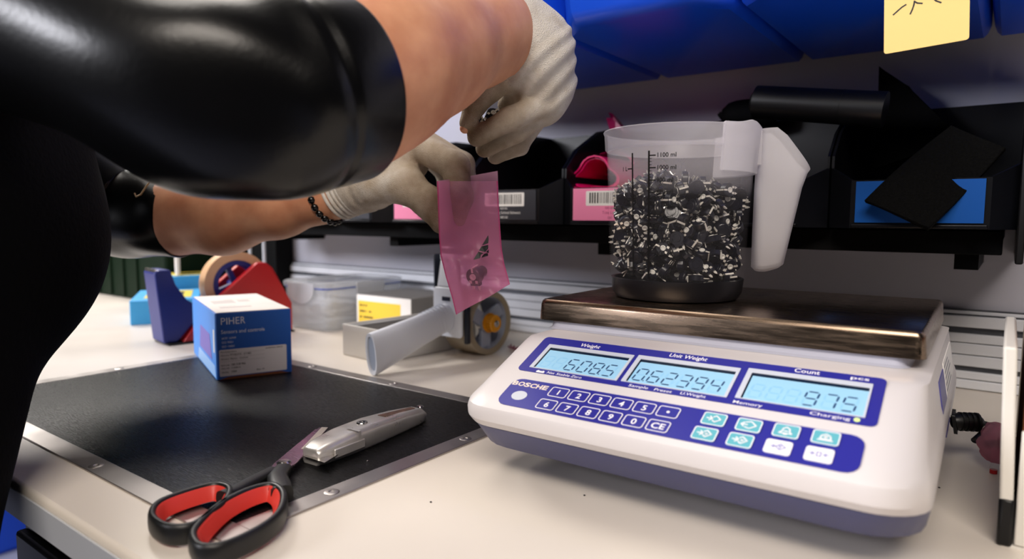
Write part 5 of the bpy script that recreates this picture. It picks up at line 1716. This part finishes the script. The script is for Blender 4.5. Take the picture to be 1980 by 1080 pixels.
dirt(glr, [(A_(915, 262, .58), .0, .085, 1.0), (A_(935, 285, .596), .0, .08, .9), (A_(915, 215, .576), .0, .06, 1.0), (A_(975, 205, .606), .0, .03, 1.0), (A_(955, 298, .615), .0, .06, .55)])
dirt(gll, [(A_(885, 380, .65), .0, .11, 1.0), (A_(852, 432, .662), .0, .08, 1.0), (A_(880, 330, .70), .0, .08, .9), (A_(740, 350, .70), .0, .09, .45)])
for nm, ctr, ax_, rr_, pr in (('cuff_band', A_(664, 370, .730), A_(700, 352, .722) - A_(664, 370, .730), 0.0274, gll), ):
    ax_ = Vector(ax_).normalized()
    up = ax_.orthogonal().normalized()
    si = ax_.cross(up)
    g = G()
    for k in range(4):
        c = Vector(ctr) + ax_ * (-0.008 + k * 0.0055)
        ring_ = [c + (up * math.cos(a) + si * math.sin(a)) * (rr_ + 0.0004 + 0.0004 * k) for a in [2 * math.pi * q / 40 for q in range(41)]]
        g.tube(ring_, 0.0019, 6)
    g.build(nm, M_glove, pr, world=True, smooth=60)
# bracelet on the far wrist
ctr, ax_ = Vector(A_(636, 378, .737)), Vector(A_(660, 372, .73) - A_(600, 384, .745)).normalized()
up = ax_.orthogonal().normalized()
si = ax_.cross(up)
gb = G()
for k in range(22):
    a = 2 * math.pi * k / 22
    p = ctr + (up * math.cos(a) + si * math.sin(a)) * 0.0292 + ax_ * 0.002 * math.sin(2 * a)
    gb.lathe([(0.0004, -0.0045), (0.0034, -0.003), (0.0045, 0), (0.0034, 0.003), (0.0004, 0.0045)], 10, Matrix.Translation(p))
brc = gb.build('bracelet', M_bead, person, world=True, smooth=60, label='black bead bracelet')

# ================================================================== PINK BAG
Lk = [(845, 350, .612), (847, 400, .611), (849, 455, .609), (852, 495, .607), (862, 535, .604), (874, 575, .602), (882, 608, .600)]
Rk = [(962, 350, .622), (964, 390, .622), (967, 440, .621), (970, 480, .619), (975, 510, .616), (981, 530, .612), (986, 549, .608)]


def ipol(K, v):
    x = v * (len(K) - 1)
    i = min(int(x), len(K) - 2)
    t = x - i
    a, b = K[i], K[i + 1]
    return at(a[0] + (b[0] - a[0]) * t, a[1] + (b[1] - a[1]) * t, d=a[2] + (b[2] - a[2]) * t)


def bagf(u, v):
    p = ipol(Lk, v).lerp(ipol(Rk, v), u)
    b = math.sin(math.pi * u)
    tow = (CAM - p).normalized()
    wr = 0.0013 * math.sin(9 * u + 14 * v) * b + 0.0022 * gs(v, 0.62, 0.05) * math.sin(7 * u) + 0.0018 * math.sin(22 * (u - 0.6 * v)) * b * gs(v, 0.75, 0.2)
    return p + tow * (0.005 * b * (1 - 0.5 * v) + wr + 0.006 * gs(u, .55, .22) * gs(v, .74, .13) * b)


def bagb(u, v):
    p = ipol(Lk, v).lerp(ipol(Rk, v), u)
    b = math.sin(math.pi * u)
    tow = (CAM - p).normalized()
    p = p - tow * (b * (0.004 + 0.046 * (1 - v) ** 2.0) + 0.0006 + 0.012 * u * (1 - v) ** 6 + 0.006 * gs(u, .55, .22) * gs(v, .74, .13) * b)
    return p + Vector((0, 0, 0.0095 * u * max(0, 1 - v * 4) ** 1.5)) + Vector((0.001, 0.001, 0)) * math.sin(11 * v + 5 * u) * b


bc_ = bagf(0.5, 1.0)
bag = thing('antistatic_bag', 'pink translucent antistatic bag hanging from the far glove', 'bag', bc_)
G().grid(bagf, 26, 44, thick=0.0002).build('front_film', M_bag, bag, world=True, smooth=60)
G().grid(bagb, 26, 44, thick=0.0002).build('back_film', M_bagb, bag, world=True, smooth=60)
for K in ((0.0, 0.018), (0.982, 1.0)):
    G().grid(lambda u, v: bagf(K[0] + (K[1] - K[0]) * u, v) + (CAM - bagf(u, v)).normalized() * 0.0003, 3, 44, thick=0.0003).build('side_seam', M_bage, bag, world=True, smooth=60)
UVG = [(i / 60, j / 90) for i in range(61) for j in range(91)]
UVP = []
for u, v in UVG:
    p = bagf(u, v) - CAM
    z = p.dot(fw)
    UVP.append((990 + F_PX * p.dot(cr) / z, 540 - F_PX * p.dot(cu) / z))
UVP = np.array(UVP)


def onbag(px, py, off=0.0005):
    i = int(np.argmin(((UVP - (px, py)) ** 2).sum(1)))
    u, v = UVG[i]
    p = bagf(u, v)
    q = at(px, py, d=(p - CAM).dot(fw))
    return q + (CAM - q).normalized() * off


gsym = G()
for poly in ([(944, 454), (932, 474), (944, 470), (945, 462)], [(931, 476), (926, 484), (938, 487), (944, 480), (944, 473)], [(925, 486), (915, 502), (928, 499), (930, 492), (935, 489)], [(931, 498), (944, 494), (943, 489), (937, 490), (933, 494)], [(945, 482), (940, 487), (945, 489)]):
    P_ = [onbag(*p) for p in poly]
    Q_ = [onbag(*p, off=0.0007) for p in poly]
    n = len(P_)
    gsym.add(P_ + Q_, [tuple(range(n)), tuple(range(2 * n - 1, n - 1, -1))] + [(i, (i + 1) % n, n + (i + 1) % n, n + i) for i in range(n)])
gsym.build('static_warning_mark', M_bprint, bag, world=True, label='black static sensitive triangle mark')


def big_pot(loc, rot, sc, label, knob=True):
    T = Matrix.Translation(loc) @ Euler(rot).to_matrix().to_4x4() @ Matrix.Scale(sc, 4)
    t = thing('knob_potentiometer' if knob else 'trimmer_potentiometer', label, 'potentiometer', M=T)
    for nm, gg, mm_ in pot_parts():
        gg.build(nm, mm_, t, smooth=35)
    if knob:
        G().lathe([(0.0030, -0.0023), (0.0034, -0.009), (0.0030, -0.0098)], 16).build('knob', M_black, t, smooth=35)
    return t


zb = at(918, 533, d=.608)
vd = (CAM - zb).normalized()
rq = Vector((-0.6, 0.0, 0.1)).normalized()
Mq = (vd * 0.75 - cr * 0.45 - cu * 0.3).normalized().to_track_quat('Z', 'Y').to_euler()
big_pot(zb, (Mq.x, Mq.y, Mq.z), 1.55, 'black potentiometer with knob lying inside the pink bag')
big_pot(at(953, 222, d=.594), (0.8, 0.6, 0.4), 1.25, 'black potentiometer pinched between the near glove fingers, upper one')
big_pot(at(928, 238, d=.588), (1.4, 0.3, 1.4), 1.05, 'black potentiometer at the near glove fingertips', False)
